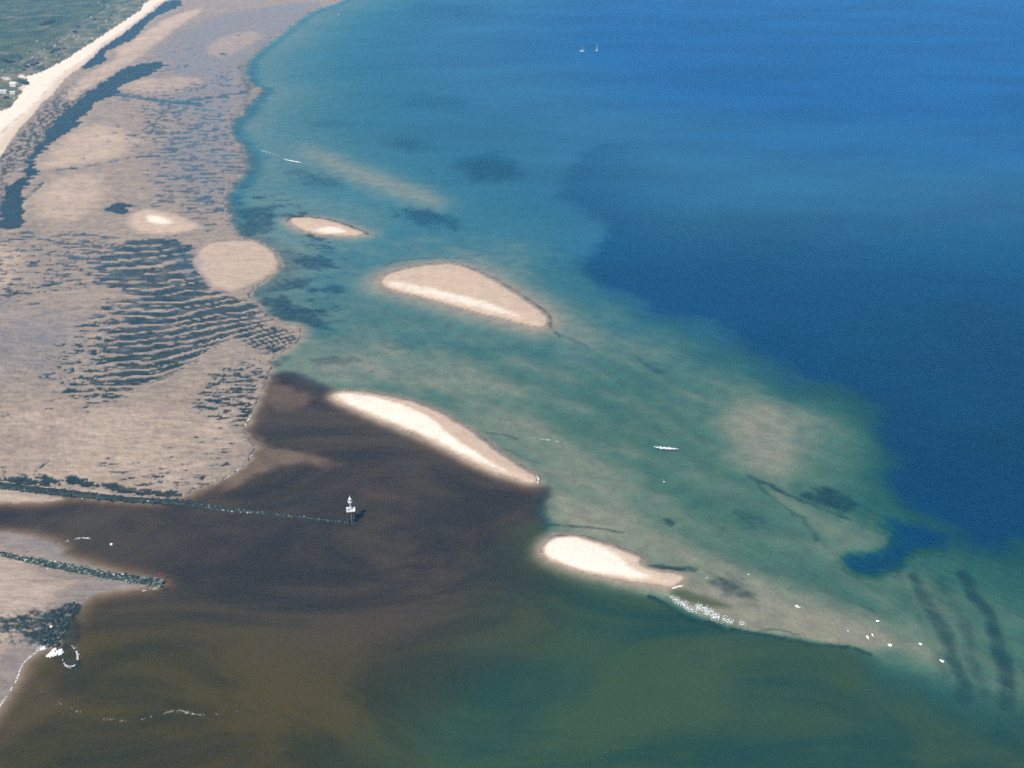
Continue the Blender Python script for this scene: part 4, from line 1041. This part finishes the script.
rs = np.random.RandomState(8)
P = chaikin(W(ROCKS), 1); lo, hi = P.min(0), P.max(0)
q = rs.uniform(lo, hi, (2600, 2)); d_, ins = seg_dist(P, q[:, 0], q[:, 1], True); q = q[ins]; q = q[pn(q[:, 0] / 3.5, q[:, 1] / 2.0, 9) > -0.25 + 0.35 * (q[:, 0] < at(45, 625)[0])]
items = [(a, c_, rs.uniform(0.0, 0.3), rs.uniform(.25, .75), rs.uniform(.25, .6), rs.uniform(.2, .5)) for a, c_ in q]
tag(blob_field('shore_rocks', items, M_rockdark, rs, None, 0.3), 'dark weed-covered boulders on the south beach', None, None, 'stuff')

# ------------------------------------------------------------------ red marker, buoys
gx, gy = at(161.5, 580.5)
mk = empty('marker_post', (gx, gy, 0.6)); tag(mk, 'thin red marker post at the end of the stone jetty', 'marker post')
bm = bmesh.new(); tube(bm, (0, 0, -0.2), (0, 0, 3.0), 0.14, 0.10, 8); mesh_obj('pole', bm, M_red, mk)
bm = bmesh.new(); lathe(bm, [(0.34, 1.9), (0.36, 2.0), (0.36, 2.7), (0.30, 2.8)], 12); mesh_obj('topmark', bm, M_red, mk)

def buoy(px, py, r_, mat, label, z0=0.0):
    x_, y_ = at(px, py)
    b_ = empty('mooring_buoy', (x_, y_, z0)); tag(b_, label, 'buoy')
    bm = bmesh.new(); lathe(bm, [(r_ * .3, -r_ * .5), (r_ * .85, -r_ * .3), (r_, 0.1 * r_), (r_ * .9, r_ * .55), (r_ * .55, r_ * .9), (r_ * .2, r_)], 16); mesh_obj('float', bm, mat, b_, True)
    bm = bmesh.new(); tube(bm, (0, 0, r_ * .95), (0, 0, r_ * 1.35), r_ * .12, r_ * .12, 8); mesh_obj('ring', bm, M_steel, b_)
buoy(111.5, 544.5, 0.62, M_white, 'white buoy floating in the river above the stone jetty')
buoy(51.5, 627.5, 0.62, M_yellow, 'pale yellow buoy stranded on the dark weedy rocks', 0.25)
buoy(59, 638.5, 0.42, M_white, 'small white buoy just above the white foam burst by the rocks', 0.05)

# ------------------------------------------------------------------ sailing boats
def sailboat(px, py, length, label, sails, heading, mast_h):
    x_, y_ = at(px, py)
    b_ = empty('sailing_boat', (x_, y_, 0), heading); tag(b_, label, 'sailboat')
    bm = bmesh.new(); L = length
    rings = []
    for t in np.linspace(0, 1, 9):
        w_ = 0.17 * L * (math.sin(math.pi * min(1, (0.25 + 0.75 * (1 - t)) )) ** 0.7 if t > 0 else 0.75) * (1 - t ** 4) + 0.02
        xx = -L / 2 + L * t
        rings.append([bm.verts.new((xx, yy * w_, zz)) for yy, zz in ((-1, 0.09 * L + 0.03 * L * t), (-0.8, 0.0), (0, -0.08 * L), (0.8, 0.0), (1, 0.09 * L + 0.03 * L * t))])
    for a, c_ in zip(rings[:-1], rings[1:]):
        for k in range(4): bm.faces.new((a[k], a[k + 1], c_[k + 1], c_[k]))
        bm.faces.new((a[4], a[0], c_[0], c_[4]))
    bm.faces.new(rings[0]); bm.faces.new(rings[-1][::-1])
    hull = mesh_obj('hull', bm, M_white, b_, False)
    bm = bmesh.new(); box(bm, 0.02 * L, 0, 0.14 * L, 0.32 * L, 0.20 * L, 0.07 * L, 0, 0.02 * L); mesh_obj('cabin', bm, M_white, b_)
    bm = bmesh.new(); tube(bm, (0.08 * L, 0, 0.1 * L), (0.08 * L, 0, mast_h), 0.09, 0.06, 8); mast = mesh_obj('mast', bm, M_white, b_)
    bm = bmesh.new(); tube(bm, (0.08 * L, 0, 0.24 * L), (-0.36 * L, 0.05 * L, 0.24 * L), 0.07, 0.06, 8); mesh_obj('boom', bm, M_white, b_)
    if sails:
        def sail(nm, p0, p1, p2, belly):
            bm = bmesh.new(); n_ = 8; g_ = {}
            p0, p1, p2 = Vector(p0), Vector(p1), Vector(p2)
            for i in range(n_ + 1):
                for j in range(n_ + 1 - i):
                    u_, v_ = i / n_, j / n_
                    p = p0 * (1 - u_ - v_) + p1 * u_ + p2 * v_
                    p.y += belly * 27 * u_ * v_ * (1 - u_ - v_) + belly * u_ * (1 - u_)
                    g_[i, j] = bm.verts.new(p)
            for i in range(n_):
                for j in range(n_ - i):
                    bm.faces.new((g_[i, j], g_[i + 1, j], g_[i, j + 1]))
                    if j < n_ - i - 1: bm.faces.new((g_[i + 1, j], g_[i + 1, j + 1], g_[i, j + 1]))
            o = mesh_obj(nm, bm, M_sail, b_, True)
            md = o.modifiers.new('thick', 'SOLIDIFY'); md.thickness = 0.02
        sail('mainsail', (0.06 * L, 0, 0.25 * L), (-0.35 * L, 0.05 * L, 0.25 * L), (0.07 * L, 0, mast_h * 0.97), 0.35)
        sail('jib', (0.48 * L, 0, 0.13 * L), (0.11 * L, 0.1 * L, 0.16 * L), (0.09 * L, 0, mast_h * 0.82), 0.30)
    else:
        bm = bmesh.new()
        for k in range(6): box(bm, (0.05 - 0.075 * k) * L, 0.01 * L * k, 0.275 * L, 0.08 * L, 0.06 * L, 0.055 * L, 0.1 * k, 0.01 * L)
        mesh_obj('furled_sail', bm, M_sail, b_)
        bm = bmesh.new(); tube(bm, (0.47 * L, 0, 0.14 * L), (0.09 * L, 0, mast_h * 0.8), 0.10, 0.05, 6); mesh_obj('furled_jib', bm, M_sail, b_)
sailboat(582, 51.5, 6.5, 'white sailing boat with lowered sails, left one of the distant pair', False, R(12), 6.0)
sailboat(597, 50.8, 6.0, 'white sailing boat with raised sails, right one of the distant pair', True, R(60), 9.5)

# ------------------------------------------------------------------ white buildings and shrubs on the grassland
def ground_z(x_, y_):
    i = np.argmin((X - x_) ** 2 + (Y - y_) ** 2)
    return float(h[i])
def hut_building(px, py, wx, wy, hz, rz, label, roof_h, nwin):
    x_, y_ = at(px, py); z_ = ground_z(x_, y_)
    # the ground is above the water, so step towards the viewer by the height it rises
    x_ *= (CAM_H - z_) / CAM_H; y_ *= (CAM_H - z_) / CAM_H
    b_ = empty('beach_building', (x_, y_, z_ - 0.2), rz); tag(b_, label, 'building')
    bm = bmesh.new(); box(bm, 0, 0, hz / 2, wx, wy, hz); wl = mesh_obj('wall', bm, M_wallw, b_)
    bm = bmesh.new()
    vs = [bm.verts.new(p) for p in ((-wx / 2 - .35, -wy / 2 - .35, hz - .05), (wx / 2 + .35, -wy / 2 - .35, hz - .05), (wx / 2 + .35, wy / 2 + .35, hz - .05), (-wx / 2 - .35, wy / 2 + .35, hz - .05),
                                   (-wx / 2 - .35, 0, hz + roof_h), (wx / 2 + .35, 0, hz + roof_h))]
    for f in ((0, 1, 5, 4), (2, 3, 4, 5), (0, 4, 3), (1, 2, 5), (3, 2, 1, 0)): bm.faces.new([vs[i] for i in f])
    mesh_obj('roof', bm, M_roofw, b_)
    for k in range(nwin):
        xx = -wx / 2 + wx * (k + 0.5) / nwin
        bm = bmesh.new(); box(bm, xx, -wy / 2 - 0.02, hz * 0.52, 1.0, 0.10, 1.0); w_ = mesh_obj('window', bm, M_white, wl)
        bm = bmesh.new(); box(bm, xx, -wy / 2 - 0.06, hz * 0.52, 0.8, 0.06, 0.8); mesh_obj('pane', bm, M_glass, w_)
    bm = bmesh.new(); box(bm, wx / 2 + 0.02, 0, 1.05, 0.10, 0.95, 2.1); mesh_obj('door', bm, M_dark, wl)
hut_building(14.5, 86, 7.5, 6.5, 3.6, R(-12), 'largest white building among the grass, nearest the beach', 1.3, 3)
hut_building(3.0, 93, 8.5, 5.0, 2.9, R(8), 'long low white building at the left edge of the grassland', 0.9, 3)
hut_building(13.0, 94, 5.0, 3.6, 2.6, R(10), 'small white shed right of the long low building', 0.7, 1)

def shrub_mesh(seed, w_, h_):
    rs = np.random.RandomState(seed); bm = bmesh.new()
    for k in range(5):
        a = rs.uniform(0, 6.28); r_ = 0.3 * w_ * rs.rand()
        tube(bm, (0, 0, -0.2), (r_ * math.cos(a), r_ * math.sin(a), h_ * 0.6), 0.08, 0.03, 5)
    for k in range(150):
        a = rs.uniform(0, 6.28); r_ = math.sqrt(rs.rand()) * w_ * 0.5 * (1 + 0.2 * math.sin(3 * a + seed)); zz = h_ * (0.15 + 0.85 * rs.rand() * (1 - (r_ / (0.62 * w_)) ** 2))
        c_ = Vector((r_ * math.cos(a), r_ * math.sin(a), max(zz, 0.1))); s_ = rs.uniform(.28, .6)
        n_ = Vector(rs.normal(0, 1, 3)).normalized(); t_ = n_.orthogonal().normalized(); b_ = n_.cross(t_)
        vs = [bm.verts.new(c_ + t_ * (s_ * p) + b_ * (s_ * q)) for p, q in ((-1, -.3), (0, -.6), (1, 0), (.2, .6), (-.7, .5))]
        bm.faces.new(vs)
    me = bpy.data.meshes.new('shrub'); bm.to_mesh(me); bm.free(); me.materials.append(M_leaf)
    return me
SH = [shrub_mesh(s, 5.0, 2.4) for s in (1, 2, 3)]
SPOTS = [(42.5, 25.5, 1.0), (45, 24.6, 1.1), (47.5, 23.6, 1.2), (50, 22.8, 1.2), (52.5, 21.8, 1.1), (54.5, 21.2, .9), (75, 32.6, 1.3), (78.5, 27.2, 1.2), (95, 20.5, 1.0), (64, 48, .9),
         (55, 51, 1.2), (52, 52.5, 1.1), (59, 49.5, 1.0), (20, 58.5, 1.0), (5, 61, 1.3), (9, 62.5, 1.2), (13, 61.5, 1.1), (30, 52, .8), (27, 68, 1.1), (33, 65.5, 1.2), (37, 63.5, 1.0), (24, 70.5, .9),
         (27, 84.5, 1.0), (24, 83.6, 1.0), (28, 83, .8), (6, 98, 1.2), (112, 16, .8), (104, 2.5, 1.2)]
SHLAB = ['leftmost dark shrub of the short hedge row on the green field', 'second shrub from the left in the short hedge row', 'third shrub from the left in the short hedge row',
         'fourth shrub from the left in the short hedge row', 'fifth shrub from the left in the short hedge row', 'rightmost shrub of the short hedge row on the green field',
         'lone round dark shrub beside the sandy dune path', 'dark shrub just above the lone round one by the path', 'small shrub between the two sandy paths', 'small shrub at the top end of the dune thicket',
         'right middle shrub of the dune thicket above the beach', 'lowest shrub of the dune thicket above the beach', 'upper shrub of the dune thicket above the beach', 'single shrub above the left dark scrub',
         'left shrub of the dark scrub at the left edge', 'lower middle shrub of the dark scrub at the left edge', 'right shrub of the dark scrub at the left edge', 'small shrub in the open grass left of the thicket',
         'lower shrub of the scrub nearest the wide beach', 'middle shrub of the scrub nearest the wide beach', 'upper shrub of the scrub nearest the wide beach', 'lowest left shrub of the scrub nearest the wide beach',
         'low shrub right of the largest white building', 'low shrub just left of the one by the sand notch', 'low shrub at the sand notch of the beach', 'dark shrub below the long low white building',
         'small shrub beside the upper sandy path', 'dark shrub at the top edge of the grassland']
for n_, ((px, py, s_), lab) in enumerate(zip(SPOTS, SHLAB)):
    x_, y_ = at(px, py); z_ = ground_z(x_, y_)
    x_ *= (CAM_H - z_) / CAM_H; y_ *= (CAM_H - z_) / CAM_H
    o = bpy.data.objects.new('shrub', SH[n_ % 3]); COL.objects.link(o)
    o.location = (x_, y_, ground_z(x_, y_)); o.scale = (s_, s_, s_ * 0.95); o.rotation_euler = (0, 0, n_ * 1.7)
    tag(o, lab, 'shrub', 'shrubs on the dune grassland')

# ------------------------------------------------------------------ the hazy air
bm = bmesh.new(); box(bm, 0, 5800, (-11 + 268) / 2, 60000, 36000, 279)
hz, nt, o_ = new_mat('haze')
pv = nt.nodes.new('ShaderNodeVolumePrincipled')
pv.inputs['Color'].default_value = (0.14, 0.48, 1.0, 1)
pv.inputs['Absorption Color'].default_value = (1, 1, 1, 1)
pv.inputs['Density'].default_value = 0.000175
pv.inputs['Anisotropy'].default_value = 0.0
nt.links.new(pv.outputs[0], o_.inputs['Volume'])
tag(mesh_obj('haze', bm, hz), None, None, None, 'stuff')
